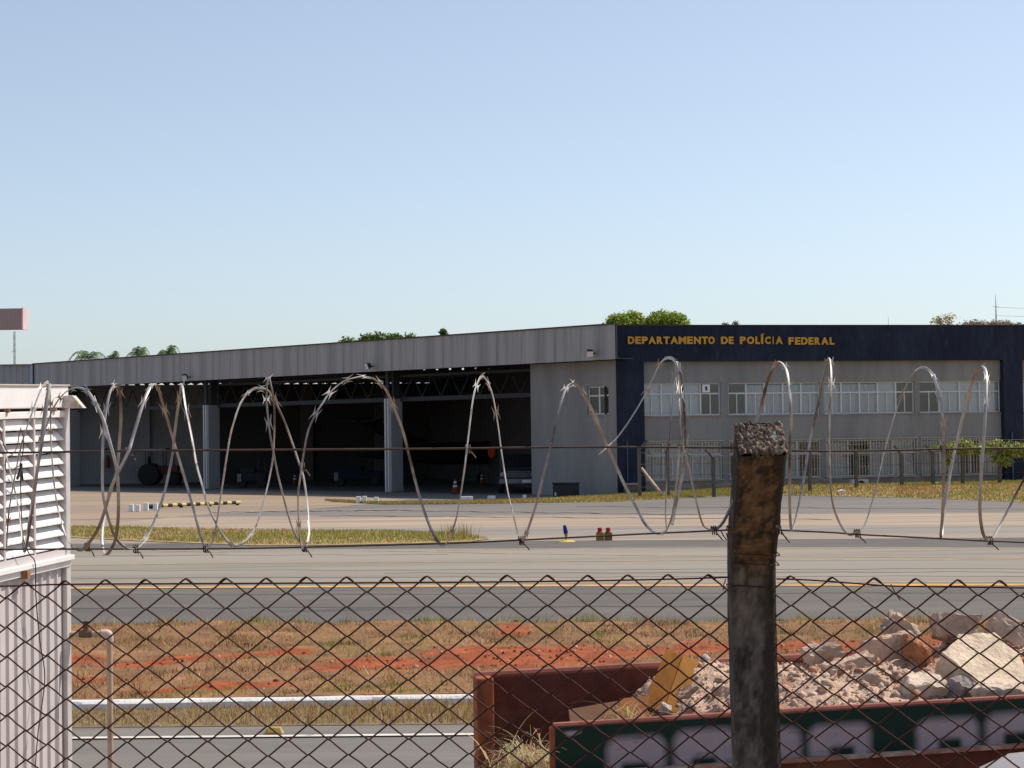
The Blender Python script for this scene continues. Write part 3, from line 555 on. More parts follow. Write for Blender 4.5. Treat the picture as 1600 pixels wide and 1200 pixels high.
# red tractor
c = gnd(257, 757.5); c = Vector((c.x, c.y-1.0, .012)); tr = thing('tractor', tuple(c), 'dark red tractor with flat canopy in the left hangar bay', 'tractor'); X_ = Vector((1,0,0)); Yv = Vector((0,1,0))
dkred = mat('tractor_red', (.10,.015,.015), .5)
b = MB(); b.bx(c+Vector((.35,0,.85)), (1.3,.55,.5)); b.bx(c+Vector((-.35,0,.75)), (.9,.5,.4)); b.build('body', dkred, tr, bevel=.05)
for sx, r_ in ((-.6,.62),(.75,.38)):
    for sy in (-.55,.55): wheel(tr, c+Vector((sx, sy, r_)), Yv, r_, .32 if r_ > .5 else .2)
MB().bx(c+Vector((-.25,0,2.05)), (1.3,1.1,.07)).build('canopy', mat('canopy_grey', (.16,.16,.17), .7), tr, bevel=.02)
for sx, sy in ((-.8,-.45),(-.8,.45),(.2,-.45),(.2,.45)): MB().tube([c+Vector((sx, sy, .9)), c+Vector((sx, sy, 2.03))], .03, 6).build('canopy_post', MT['steel'], tr)
b = MB(); b.bx(c+Vector((-.5,0,1.15)), (.45,.45,.1)); b.bx(c+Vector((-.7,0,1.4)), (.1,.45,.45)); b.build('seat', MT['black'], tr, bevel=.03)
MB().lathe([(.035,1.1),(.035,1.65)], 8, c+Vector((.7,.12,0))).build('exhaust', MT['steel'], tr)
# fire extinguisher on the wall
p = onplane(168, 722, RB0+NR*.1, NR); fe = thing('fire_extinguisher', tuple(p), 'red fire extinguisher on the left bay wall', 'extinguisher'); MB().lathe([(.05,-.33),(.12,-.3),(.12,.22),(.04,.3)], 12, p+NR*.1).build('cylinder', mat('ext_red', (.2,.02,.02), .4), fe, smooth=True); MB().bx(p+NR*.1+UP*.35, (.14,.06,.08)).build('valve', MT['black'], fe); MB().bx(p+NR*.02+UP*.7, (.3,.02,.2)).build('sign_plate', MT['black'], fe)
# small utility cart with white panel
def cart(px, py, lab, w_, body, dy=0):
    c = gnd(px, py); c = Vector((c.x, c.y+dy, .012)); o = thing('service_cart', tuple(c), lab, 'cart', 'service carts in the hangar')
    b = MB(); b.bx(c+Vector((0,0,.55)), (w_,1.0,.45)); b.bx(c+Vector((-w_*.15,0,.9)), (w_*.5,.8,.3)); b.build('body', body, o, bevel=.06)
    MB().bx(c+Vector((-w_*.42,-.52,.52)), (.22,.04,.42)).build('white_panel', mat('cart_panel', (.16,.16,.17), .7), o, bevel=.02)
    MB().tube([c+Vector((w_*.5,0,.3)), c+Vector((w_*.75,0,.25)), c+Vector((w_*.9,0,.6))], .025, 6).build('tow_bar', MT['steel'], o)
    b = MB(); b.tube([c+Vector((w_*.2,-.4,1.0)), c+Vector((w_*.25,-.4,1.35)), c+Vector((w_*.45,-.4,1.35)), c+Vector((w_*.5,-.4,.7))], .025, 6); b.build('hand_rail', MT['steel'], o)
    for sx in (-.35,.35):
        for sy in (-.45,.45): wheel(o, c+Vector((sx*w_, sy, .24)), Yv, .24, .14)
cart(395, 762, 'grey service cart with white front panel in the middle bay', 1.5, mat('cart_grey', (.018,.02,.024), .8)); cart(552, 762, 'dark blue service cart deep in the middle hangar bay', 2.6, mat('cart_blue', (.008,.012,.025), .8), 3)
# aircraft: fuselage seen from behind, fin with a round emblem
def aircraft():
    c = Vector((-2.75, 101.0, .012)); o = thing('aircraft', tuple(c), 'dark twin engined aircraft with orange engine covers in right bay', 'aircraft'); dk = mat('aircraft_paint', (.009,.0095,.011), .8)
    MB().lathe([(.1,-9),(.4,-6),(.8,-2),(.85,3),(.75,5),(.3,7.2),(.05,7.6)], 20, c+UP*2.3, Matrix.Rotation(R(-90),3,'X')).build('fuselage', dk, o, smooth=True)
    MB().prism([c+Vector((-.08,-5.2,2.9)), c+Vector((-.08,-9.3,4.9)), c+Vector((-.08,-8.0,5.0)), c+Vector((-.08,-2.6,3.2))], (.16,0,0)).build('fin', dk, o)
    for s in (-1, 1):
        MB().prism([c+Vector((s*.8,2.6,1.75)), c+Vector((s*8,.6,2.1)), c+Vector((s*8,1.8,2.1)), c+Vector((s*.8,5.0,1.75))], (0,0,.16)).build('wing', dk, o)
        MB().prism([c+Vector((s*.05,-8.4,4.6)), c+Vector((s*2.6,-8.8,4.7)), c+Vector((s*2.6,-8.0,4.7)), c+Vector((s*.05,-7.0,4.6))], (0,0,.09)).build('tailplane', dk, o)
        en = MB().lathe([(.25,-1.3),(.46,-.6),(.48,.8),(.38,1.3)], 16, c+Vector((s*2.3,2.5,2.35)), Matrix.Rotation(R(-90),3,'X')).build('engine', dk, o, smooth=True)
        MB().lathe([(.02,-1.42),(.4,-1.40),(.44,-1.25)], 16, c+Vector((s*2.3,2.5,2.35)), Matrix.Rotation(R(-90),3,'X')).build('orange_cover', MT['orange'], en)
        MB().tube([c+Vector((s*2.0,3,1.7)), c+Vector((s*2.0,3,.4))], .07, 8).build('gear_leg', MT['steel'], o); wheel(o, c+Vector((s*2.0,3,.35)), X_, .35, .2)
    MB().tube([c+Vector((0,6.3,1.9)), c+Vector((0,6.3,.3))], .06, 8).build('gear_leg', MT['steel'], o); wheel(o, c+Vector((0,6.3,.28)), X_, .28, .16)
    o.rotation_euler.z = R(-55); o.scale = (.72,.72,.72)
aircraft()
# the emblem hangs as a banner on the rear wall in the right bay
p = onplane(690, 648, RB0+NR*.5, NR); MBn = MB(); bn = thing('wall_emblem', tuple(p), 'dim ochre shield emblem on the right bay rear wall', 'emblem')
sh = [(-.9,1.3),(.9,1.3),(1.0,.3),(.7,-.8),(0,-1.5),(-.7,-.8),(-1.0,.3)]; MB().prism([p+ER*a+UP*z_ for a, z_ in sh], NR*.05).build('shield', mat('emblem_ochre', (.09,.065,.03), .7), bn)
MB().prism([p+ER*a*.72+UP*z_*.72+NR*.05 for a, z_ in sh], NR*.02).build('shield_field', mat('emblem_dark', (.04,.035,.03), .7), bn)
# pickup with its front to the apron
def pickup():
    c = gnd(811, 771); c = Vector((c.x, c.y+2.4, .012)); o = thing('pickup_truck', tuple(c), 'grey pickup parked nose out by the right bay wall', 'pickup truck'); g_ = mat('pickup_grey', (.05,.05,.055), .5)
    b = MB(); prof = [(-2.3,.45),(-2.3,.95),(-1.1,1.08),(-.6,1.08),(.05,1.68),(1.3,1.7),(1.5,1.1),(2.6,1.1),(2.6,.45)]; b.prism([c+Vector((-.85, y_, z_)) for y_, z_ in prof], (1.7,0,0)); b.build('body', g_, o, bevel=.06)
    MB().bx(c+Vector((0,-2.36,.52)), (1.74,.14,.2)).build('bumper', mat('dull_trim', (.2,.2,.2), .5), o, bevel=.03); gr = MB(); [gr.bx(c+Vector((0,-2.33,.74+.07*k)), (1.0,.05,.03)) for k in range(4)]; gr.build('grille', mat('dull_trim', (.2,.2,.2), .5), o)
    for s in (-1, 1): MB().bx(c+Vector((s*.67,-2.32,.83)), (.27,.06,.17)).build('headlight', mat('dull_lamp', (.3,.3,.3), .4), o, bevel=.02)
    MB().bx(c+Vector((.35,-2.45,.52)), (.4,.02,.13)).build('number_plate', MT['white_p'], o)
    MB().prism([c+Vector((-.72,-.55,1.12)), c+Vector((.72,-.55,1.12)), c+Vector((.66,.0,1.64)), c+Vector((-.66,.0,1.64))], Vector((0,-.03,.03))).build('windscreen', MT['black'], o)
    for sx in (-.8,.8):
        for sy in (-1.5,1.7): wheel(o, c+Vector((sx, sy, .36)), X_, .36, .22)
pickup()
FO = 3.6
# ------------------------------------------------------------------ far fence before the office
ff = thing('perimeter_fence', tuple(OP(8,0,2.0)), 'low concrete post fence with bent tops along the office front', 'fence'); fposts = []
cpost = mat('dark_concrete', (.12,.105,.095), .9, var=.2, vs=4)
for px_, yb, yt, dr in ((999,773,700,1),(1043,771,702,0),(1115,771,713,-1),(1265,767,703,-1),(1338,763,706,-1),(1409,758,707,-1),(1457.5,756,706,-1),(1504,756,707,0),(1562,754,706,0),(1640,752,704,-1)):
    s_ = ofac(px_, 740, FO)[0]; zb = bankz(p_x := ofac(px_, 740, FO)[0]*.95+3, .6)-.1; z1 = ofac(px_, yt, FO)[1]; p = OP(s_, 0, FO); fposts.append((s_, z1))
    m = MB(); m.tube([p+UP*(zb-.2), p+UP*(z1-.02)], .085, 4, up=ER+NR*.98); 
    m.tube([p+UP*(z1-.09), p+UP*(z1+.28)+(ER*.33*dr if dr else NR*.3)], .07, 4, up=NR*.9+ER*.6); m.build('post', cpost, ff)
for k in range(4):
    m = MB(); m.tube([OP(s_, .45+k*.45+.3*min(1, max(0,(s_-3)/9)), FO+.07) for s_, _ in fposts], .008, 4); m.build('strand', MT['wirem'], ff)
# timber prop, plinth box, air conditioner, litter
A, B = ofac(1002,731,3.5), ofac(1036,774,3.5); m = MB(); m.tube([OP(A[0],A[1],3.5), OP(B[0],B[1]-.05,3.6)], .055, 4); tag(m.build('timber_prop', mat('pale_timber', (.55,.43,.33), .8), org=tuple(OP(A[0],0,1.6))), 'pale timber prop leaning beside the blue column', 'timber')
s0, _ = ofac(978, 770, .6); s1, zz = ofac(996, 757, .6); bxo = thing('meter_box', tuple(OP(s0,0,.6)), 'small brown box with white lid at the blue column foot', 'box'); m = MB(); obox(m, s0, s1, 0, zz, .3, .8); m.build('body', mat('box_brown', (.13,.1,.085), .9), bxo); m = MB(); obox(m, s0-.04, s1+.04, zz, zz+.06, .26, .84); m.build('lid', MT['pillar'], bxo)
s0, z0 = ofac(1332, 765, .9); s1, z1 = ofac(1358, 749, .9); ac = thing('air_conditioner', tuple(OP(s0,z0,.9)), 'white outdoor air conditioner unit at the office wall', 'air conditioner'); z0 = min(z0, .2)
m = MB(); obox(m, s0, s1, z0, z1, .55, .85); m.build('casing', mat('ac_white', (.55,.55,.53), .6), ac, bevel=.02)
fq = NR.to_track_quat('Z','Y').to_matrix(); fc = OP(s0+(s1-s0)*.55, (z0+z1)/2, .855); MB().lathe([(.17,0),(.17,.012)], 20, fc, fq).build('fan_grille', MT['black'], ac); MB().lathe([(.05,.013),(.05,.03)], 10, fc, fq).build('fan_hub', mat('ac_hub', (.3,.3,.28), .6), ac)
for px_, py_, lab in ((1315,770,'white scrap lying on the bank left of the air conditioner'),(1465,757.5,'small white scrap on the bank under the vine'),(1541,757,'white scrap on the bank near the blue pillar')):
    p = gnd(px_, py_, .24); m = MB(); m.add([p+Vector((-.2,0,.06)), p+Vector((.0,-.12,.1)), p+Vector((.2,.02,.07)), p+Vector((.02,.12,.12))], [(0,1,2,3)]); m.prism([p+Vector((-.15,-.05,.02)), p+Vector((.15,-.06,.02)), p+Vector((.1,.1,.03))], (0,0,.03)); tag(m.build('paper_scrap', MT['white_p'], org=tuple(p)), lab, 'litter', 'litter on the bank')
# ------------------------------------------------------------------ foliage builder
def foliage(name, lobes, n, size, c0, c1, parent, shell=.55, droop=0, cl=1.0):
    """leaf quads spread through ellipsoid lobes (cx,cy,cz,rx,ry,rz)"""
    Ls = np.array(lobes, float); vol = (Ls[:,3]*Ls[:,4]*Ls[:,5])**(2/3); k = rng.choice(len(Ls), n, p=vol/vol.sum()); d = rng.normal(size=(n,3)); d /= np.linalg.norm(d, axis=1)[:,None]
    r = np.where(rng.random(n) < .8, rng.uniform(shell, 1.06, n), rng.uniform(.2, 1, n)); c = Ls[k,:3]+d*Ls[k,3:6]*r[:,None]*(1+.12*rng.normal(size=(n,1)))
    clump = fbm(c[:,0]*1.1+c[:,1]*.4, c[:,2]*1.3, 91); keepm = clump > rng.uniform(.12,.5,n)*cl; c, d, clump = c[keepm], d[keepm], clump[keepm]; n = len(c)
    nrm = d*.8+rng.normal(size=(n,3))*.6+np.array([0,0,.35]); nrm /= np.linalg.norm(nrm,axis=1)[:,None]; u = np.cross(nrm, rng.normal(size=(n,3))); u /= np.linalg.norm(u,axis=1)[:,None]; v = np.cross(nrm,u)
    s = size*rng.uniform(.55,1.3,n)[:,None]; V = np.stack([c-u*s, c-v*s*.42+nrm*s*.1, c+u*s-np.array([0,0,droop])*s, c+v*s*.42+nrm*s*.1], 1)
    t = rng.random((n,1)); col = (np.array(c0)*(1-t)+np.array(c1)*t)*rng.uniform(.7,1.25,(n,1)); col = np.repeat(col[:,None,:],4,1)
    return npmesh(name, V.reshape(-1,3), np.arange(n*4).reshape(n,4), MT['leaf'], col.reshape(-1,3), parent)
bark = mat('bark', (.12,.09,.065), .9, var=.25, vs=6)
def tree(base, lobes, n, size, c0, c1, label, shell=.55, tr=.22, name='tree', cat='tree', group='trees behind the roofs'):
    o = thing(name, base, label, cat, group); B0 = Vector(base); top = Vector((np.mean([l[0] for l in lobes]), np.mean([l[1] for l in lobes]), np.mean([l[2] for l in lobes])))
    m = MB(); fork = B0+(top-B0)*.55; m.tube([B0-UP*.2, B0+(fork-B0)*.5+Vector((.15,0,0)), fork], [tr, tr*.8, tr*.65], 8)
    for l in lobes: e = Vector(l[:3]); m.tube([fork-UP*.15, fork+(e-fork)*.5+UP*.25, e], [tr*.55, tr*.35, tr*.12], 6)
    m.build('trunk', bark, o, smooth=True); foliage('crown', lobes, n, size, c0, c1, o, shell); return o
def lobe(px, py, Y, wpx, hpx, dep=None):
    p = at(px, py, Y); k = Y/FPX; return (p.x, p.y, p.z, wpx*k/2, (dep or wpx)*k/2, hpx*k/2)
Yt = 130
tree((at(1010,500,Yt).x, Yt, 0), [lobe(968,510,Yt,42,38), lobe(986,506,Yt+.5,44,37), lobe(1034,506,Yt,48,38), lobe(1056,511,Yt-1,42,40), lobe(1010,516,Yt+2,60,34)], 30000, .115, (.13,.22,.02), (.40,.46,.06), 'round bright green tree behind the corner of the office', .75)
for (px_, w_, py_) in ((548,36,536),(590,34,528),(616,30,530),(572,26,531),(640,26,531)):
    tree((at(px_,530,135).x, 135, 0), [lobe(px_,py_,135,w_,20), lobe(px_+8,py_+6,135,w_,24), lobe(px_-10,py_+7,136,w_,20)], 900, .16, (.07,.13,.025), (.16,.22,.05), {548:'low green tree top leftmost in the row above the hangar roof',590:'tallest tree top in the row above the hangar roof',616:'sunlit tree top right of the tallest above the hangar roof',572:'small dark tree top left of the tallest above hangar roof',640:'sparse tree top rightmost in the row above hangar roof'}[px_], .4)
tree((at(694,520,128).x, 128, 0), [lobe(692,519,128,12,12), lobe(697,525,128,10,12)], 260, .13, (.05,.1,.03), (.12,.18,.05), 'single small tuft of foliage above the hangar roof', .3, .1)
tree((at(1478,500,150).x, 150, 0), [lobe(1468,500,150,30,18), lobe(1484,496,150,28,14), lobe(1475,510,150,50,24)], 620, .13, (.34,.31,.17), (.55,.5,.3), 'pale thin crowned tree above the office roof at right', .2, .18)
tree((at(1550,508,150).x, 150, 0), [lobe(1525,506,150,46,14), lobe(1555,507,150,60,14), lobe(1585,510,150,40,12)], 1500, .14, (.2,.17,.12), (.34,.29,.2), 'brownish low tree behind the office roof under the mast', .2, .18)
tree((at(1143,508,150).x, 150, 0), [lobe(1133,508,150,12,10), lobe(1150,506,150,14,12)], 160, .12, (.16,.17,.1), (.25,.24,.15), 'faint twig tips showing over the office roof', .2, .1)
# palms behind the hangar's low end
def palm(px, py, Y, label, n=9, r=1.1):
    p = at(px, py, Y); o = thing('palm', (p.x, Y, 0), label, 'palm', 'palms behind the hangar'); MB().tube([(p.x+.1, Y, -.1), (p.x-.05, Y, p.z*.5), p-UP*.25], [.14,.11,.09], 8).build('trunk', bark, o)
    for k in range(n):
        a = 2*math.pi*k/n+random.uniform(-.3,.3); L_ = r*random.uniform(.8,1.3); h_ = random.uniform(.25,.7); pts = [p+Vector((math.cos(a)*L_*t_, math.sin(a)*L_*t_, h_*math.sin(t_*2.6)*1.1-.25*t_*t_)) for t_ in (0,.2,.4,.6,.8,1.)]
        m = MB(); m.tube(pts, [.025,.022,.018,.014,.01,.006], 4); sd_ = Vector((-math.sin(a), math.cos(a), 0))
        for i in range(1, 6):
            for j in (0,.33,.66):
                q = pts[i-1]+(pts[i]-pts[i-1])*(1-j)
                for s in (-1,1): m.add([q-(pts[i]-pts[i-1])*.12, q+sd_*s*.34+(pts[i]-pts[i-1])*.5-UP*.2, q+(pts[i]-pts[i-1])*.14], [(0,1,2)])
        m.build('frond', MT['palm'], o)
MT['palm'] = mat('palm_leaf', (.08,.14,.04), .5, var=.3, vs=3)
palm(138, 561, 126, 'palm with drooping fronds, leftmost above the hangar roof'); palm(217, 556, 126, 'upright palm, second from left above the hangar roof', 8, .75); palm(263, 554, 126, 'palm right of the pair above the hangar roof', 8, .75); palm(177, 562, 126, 'smallest palm tip between the larger ones', 6, .45)
# vine on the far fence
vn = thing('climbing_vine', tuple(OP(16,1.5,1.2)), 'leafy green vine sprawling over the far fence top', 'vine'); vl = []
for px_, py_, w_, h_ in ((1462,699,16,6),(1480,700,36,20),(1505,697,44,22),(1530,703,46,18),(1555,698,44,22),(1580,703,50,26),(1610,704,60,30),(1484,720,12,24),(1560,716,30,20),(1572,722,20,16),(1500,704,40,14),(1640,702,40,30)):
    s_, z_ = ofac(px_, py_, FO+.05); p = OP(s_, z_, FO+.05); k = p.y/FPX; vl.append((p.x, p.y, p.z, w_*k/2, .3, h_*k/2))
foliage('leaves', vl, 6500, .07, (.2,.27,.04), (.46,.46,.12), vn, .1, cl=.3); m = MB()
m.tube([OP(a, z_, FO+.05) for a, z_ in [ofac(q, 703+3*math.sin(q*.1), FO+.05) for q in range(1455, 1660, 12)]], .015, 5); m.build('stem', bark, vn)
# masts on the skyline
def mast(px, ytop, ybot, Y, label, wpx=2, arms=(), lattice=False):
    a, b_ = at(px, ytop, Y), at(px+.0135*(ybot-ytop), ybot, Y); o = thing('radio_mast', (b_.x, b_.y, 0), label, 'mast', 'masts on the skyline'); k = Y/FPX; m = MB(); b0 = Vector((b_.x, b_.y, -.1))
    if lattice:
        w_ = wpx*k
        for sx, sy in ((-.5,-.3),(.5,-.3),(0,.55)): m.tube([b0+Vector((sx*w_, sy*w_, 0)), Vector((b_.x+sx*w_, b_.y+sy*w_, a.z))], .02, 4)
        z_ = 0; i = 0
        while z_ < a.z-.5: m.tube([Vector((b_.x+(-.5 if i%2 else .5)*w_, b_.y-.3*w_, z_)), Vector((b_.x+(.5 if i%2 else -.5)*w_, b_.y-.3*w_, z_+.45))], .012, 4); z_ += .45; i += 1
    else: m.tube([b0, Vector((b_.x, b_.y, a.z*.85)), Vector((b_.x, b_.y, a.z))], [wpx*k*.55, wpx*k*.5, .012], 6)
    m.build('pole', MT['mastm'], o)
    for y_, w2 in arms: p = at(px, y_, Y); MB().tube([p-X_*w2*k, p+X_*w2*k], .015, 4).build('arm', MT['mastm'], o)
MT['mastm'] = mat('mast_grey', (.3,.3,.31), .6)
mast(22, 518, 600, 140, 'thin lattice mast rising behind the far left block', 2.4, ((549,3.5),), True); mast(1556, 459, 520, 160, 'tallest mast with crossarm above the office roof at right', 2.2, ((479,5),)); mast(1388, 495, 520, 160, 'short thin rod above the middle of the office roof', .9)
cw_ = thing('overhead_wire', tuple(at(1660,490,160)), 'two thin overhead wires beside the tall mast', 'wire')
for y_ in (480, 493): m = MB(); m.tube([at(1556+i*14, y_+1.2*math.sin(i*.4)+i*.15, 160) for i in range(12)], .012, 4); m.build('strand', MT['mastm'], cw_)
# block far left behind the hangar end
p0, p1 = at(-160, 570, 122), at(70, 570, 122); lb = thing('far_block', (p1.x, 122, 0), 'grey corrugated block far left beyond the hangar end', 'building')
zt = p1.z; m = MB(); nr_ = 46
for i in range(nr_):
    a = p0.x+(p1.x-p0.x)*i/nr_; d_ = (p1.x-p0.x)/nr_; m.box((a, 122+(.04 if i % 2 else 0), 0), (d_,0,0), (0,6,0), (0,0,zt))
m.build('wall', mat('far_wall_grey', (.36,.345,.34), .8, var=.08, vs=1), lb)
q0, q1 = at(46, 590, 121.9), at(69, 570, 121.9); m = MB(); m.box((q0.x,121.93,0), (q1.x-q0.x,0,0), (0,.06,0), (0,0,zt+.02)); m.build('pale_panel', mat('pale_panel', (.4,.42,.5), .7), lb)
m = MB(); m.box((p0.x,121.85,zt), (p1.x-p0.x+.1,0,0), (0,6.2,0), (0,0,.06)); m.build('roof', MT['pillar'], lb)

# ================================================================== NEAR SIDE
# road stud
c = gnd(428, 1147); st = thing('road_stud', tuple(c), 'worn yellow road stud by the white lane line', 'road stud'); k = .0055
MB().add([c+Vector(p) for p in ((-.085,-.05,.004),(.085,-.05,.004),(.085,.06,.004),(-.085,.06,.004),(-.055,-.02,.06),(.055,-.02,.06),(.055,.035,.06),(-.055,.035,.06))], [(0,3,2,1),(4,5,6,7),(0,1,5,4),(1,2,6,5),(2,3,7,6),(3,0,4,7)]).build('body', mat('stud_yellow', (.5,.33,.07), .7, var=.2, vs=20, c2=(.3,.24,.15), ms=30), st, bevel=.006)
MB().box(c+Vector((-.05,-.043,.018)), (.1,0,0), (0,.012,.018), (0,-.004,.003)).build('reflector', mat('stud_lens', (.45,.26,.06), .4), st)
# ------------------------------------------------------------------ louvred shed at the left
SD = Vector((.1625,.9867,0)); SN = Vector((SD.y,-SD.x,0)); SF = at(103, 690, 12.0); SF.z = 0; TL = .021
def SPt(a, z, o=0.0): return SF - SD*a + SN*o + UP*(z - TL*a)            # a = metres from the far corner towards the camera
def sbox(b, a0, a1, z0, z1, o0, o1): return b.box(SPt(a0, z0, o0), SPt(a1, z0, o0)-SPt(a0, z0, o0), SN*(o1-o0), UP*(z1-z0))
def sz(py): return CAM_H-(py-689.5)/250.0
shed_white = mat('shed_white_enamel', (.82,.79,.77), .45, var=.06, vs=4, c2=(.62,.55,.5), ms=3, lo=.55, hi=.75); shed_grey = mat('shed_sheet', (.55,.5,.49), .5, var=.06, vs=3)
rusty = mat('rust_stain', (.3,.16,.08), .8, var=.3, vs=20)
shed = thing('louvred_shed', tuple(SF), 'white metal shed with louvres above corrugated sheet at left edge', 'shed'); AN = 4.2
b = MB(); sbox(b, .04, AN, -.1, sz(603)-.02, -2.6, -.12); b.build('core', shed_grey, shed)
b = MB(); sbox(b, 0, AN, sz(637), sz(603), -.1, .02); b.build('fascia', shed_white, shed, bevel=.006)
b = MB(); sbox(b, .0, AN, sz(603), sz(601), -2.65, .03); b.build('roof_edge', mat('roof_edge_pale', (.6,.53,.47), .7, var=.15), shed)
b = MB(); sbox(b, .01, AN, sz(641.5), sz(637)-.001, -.1, -.03); b.build('seam', MT['rust'], shed)
b = MB(); sbox(b, .0, AN, sz(652), sz(641.5), -.1, .015); b.build('lintel', shed_white, shed, bevel=.004)
b = MB(); sbox(b, -.02, .05, -.1, sz(637), -.12, .02); b.build('corner_trim', mat('corner_trim', (.6,.57,.55), .4, metal=.2), shed, bevel=.006)
for a_ in (.22, .98): q = MB(); q.bx(SPt(a_*.9+.02, sz(640), .015), (.03,.03,.018)); q.build('hinge', rusty, shed)
zl0, zl1 = sz(856), sz(653); ns = 11; pit = (zl1-zl0)/ns
def a_of(px, py=740): p = onplane(px, py, SF, SN); return (SF-p).dot(SD)
mulls = [a_of(52), a_of(5), a_of(-50), a_of(-110)]
for i in range(ns):
    z1 = zl1-i*pit; prev = .05
    for mu in mulls + [AN]:
        m = MB(); t = .007
        A0, A1 = prev+.004, mu-.012
        q = [SPt(A0, z1-.001, -.040), SPt(A0, z1-pit*.74, .006), SPt(A0, z1-pit*.86, .006), SPt(A0, z1-pit*.86, .0), SPt(A0, z1-pit*.76, .0), SPt(A0, z1-.008, -.044)]
        m.prism(q, SPt(A1, 0)-SPt(A0, 0)); m.build('louvre', shed_white, shed); prev = mu+.012
for mu in mulls: b = MB(); sbox(b, mu-.012, mu+.012, zl0, zl1, -.1, .01); b.build('mullion', mat('mullion', (.55,.48,.47), .5), shed)
b = MB(); sbox(b, .05, AN, zl0-.0, zl1, -.119, -.1); b.build('louvre_back', MT['steel'], shed)
b = MB(); sbox(b, .0, AN, sz(866), sz(856), -.1, .012); b.build('sill', shed_grey, shed)
b = MB(); sbox(b, -.01, AN, sz(874), sz(866)-.001, -.1, .05); b.build('ledge', shed_white, shed, bevel=.004)
b = MB(); sbox(b, -.005, AN, sz(884), sz(874)-.001, -.1, .028); b.build('ledge', shed_white, shed, bevel=.004)
q = MB(); q.bx(SPt(a_of(30, 895), sz(880)-TL*0, .035), (.05,.07,.05)); q.build('bracket', rusty, shed)
m = MB(); a_ = .06; P2 = .118
while a_ < AN:
    for (x0, o0), (x1, o1) in (((0,-.011),(.08,-.011)), ((.08,-.011),(.088,.004)), ((.088,.004),(.104,.004)), ((.104,.004),(.118,-.011))):
        m.add([SPt(a_+x0, -.1, o0), SPt(a_+x1, -.1, o1), SPt(a_+x1, sz(884), o1), SPt(a_+x0, sz(884), o0)], [(0,1,2,3)])
    a_ += P2
m.build('corrugated_panel', shed_grey, shed)
b = MB(); p = SPt(.0, sz(627), -.02); b.prism([p+UP*.034, p+X_*.085+UP*.034, p+X_*.15-UP*.045, p-UP*.045], Vector((0,-.10,0))); b.build('gutter_spout', mat('spout', (.58,.54,.5), .6, c2=(.38,.26,.16), ms=14, lo=.5, hi=.66), shed, bevel=.004)
# loose cable hanging over the louvres
cb = thing('hanging_cable', tuple(SPt(.55,2.2,.06)), 'thin tangled cable dangling across the white louvres', 'cable')
def cab(pts, r=.004): return [onplane(x_, y_, SF+SN*.06, SN) for x_, y_ in pts]
def smooth(pts, n=6):
    P = [Vector(p) for p in pts]; out = []
    for i in range(len(P)-1):
        p0, p1, p2, p3 = P[max(i-1,0)], P[i], P[i+1], P[min(i+2,len(P)-1)]
        for k in range(n):
            t = k/n; out.append(.5*((2*p1)+(p2-p0)*t+(2*p0-5*p1+4*p2-p3)*t*t+(3*p1-p0-3*p2+p3)*t**3))
    out.append(P[-1]); return out
for pts in ([(0,672),(8,700),(18,709),(26,700),(30,680),(33,668)], [(34,672),(37,690),(35,712),(32,724)], [(20,711),(10,716),(9,735),(14,738)], [(31,724),(32,745),(33,790),(36,840),(46,866),(55,880),(56,930),(62,1000),(70,1060),(60,1140),(55,1200)], [(14,738),(24,731),(30,728)]):
    MB().tube(smooth(cab(pts), 5), .0035, 5).build('cable', MT['wirem'], cb)
MB().tube(smooth(cab([(33,724),(32,735),(27,748)]), 4), .009, 5).build('clip', MT['black'], cb); MB().tube(smooth(cab([(33,735),(35,750)]), 4), .008, 5).build('clip', MT['black'], cb)
# water pipe with a tap
pipe_m = mat('pvc_pipe', (.45,.34,.25), .5, var=.12, vs=9, c2=(.36,.24,.18), ms=6, lo=.5, hi=.7)
p0 = at(92, 991.5, 12.0); p1 = at(164, 990, 12.0); pp = thing('water_pipe', (p1.x, p1.y, 0), 'beige water pipe with tap bending down beside the shed', 'pipe')
MB().tube([p0, p1], .019, 10).build('supply_pipe', pipe_m, pp, smooth=True)
MB().tube(smooth([p1-X_*.02, p1+X_*.012, p1+X_*.026-UP*.012, p1+X_*.028-UP*.05], 4), .026, 10).build('elbow', mat('elbow', (.56,.42,.38), .5), pp, smooth=True)
MB().tube([p1+X_*.028-UP*.04, Vector((p1.x+.028, p1.y, -.1))], .0185, 10).build('riser_pipe', pipe_m, pp, smooth=True)
vp = at(134, 990.5, 12.0); vb = MB().lathe([(.022,-.04),(.025,-.02),(.025,.02),(.022,.04)], 10, vp, Matrix.Rotation(R(90),3,'Y')).build('tap_body', mat('brass_dark', (.14,.10,.07), .5, metal=.5), pp, smooth=True)
MB().lathe([(.016,.02),(.02,.05),(.012,.06),(.012,.075)], 8, vp).build('tap_stem', bpy.data.materials['brass_dark'], pp); MB().lathe([(.01,.068),(.024,.07),(.024,.078),(.01,.08)], 8, vp).build('tap_handle', MT['steel'], pp)
# sign board in the upper left corner
q0, q1 = at(38, 482.5, 16), at(38, 514.5, 16); sb = thing('sign_board', (q0.x-.7, 16, 0), 'pinkish box sign at the upper left picture edge', 'sign'); h_ = q0.z-q1.z
MB().box((q1.x-1.3, 15.92, q1.z), (1.3,0,0), (0,.16,0), (0,0,h_)).build('panel', mat('sign_pink', (.36,.26,.25), .6, var=.04), sb, bevel=.004)
MB().box((q1.x-.001, 15.915, q1.z-.004), (.012,0,0), (0,.17,0), (0,0,h_+.008)).build('lit_edge', mat('sign_pink_lit', (.7,.52,.52), .5), sb)  # right edge in a paler pink, sunlight on that side put into the colour
MB().tube([(q0.x-.75,16,-.1),(q0.x-.75,16,q1.z)], .05, 8).build('pole', MT['steel'], sb)

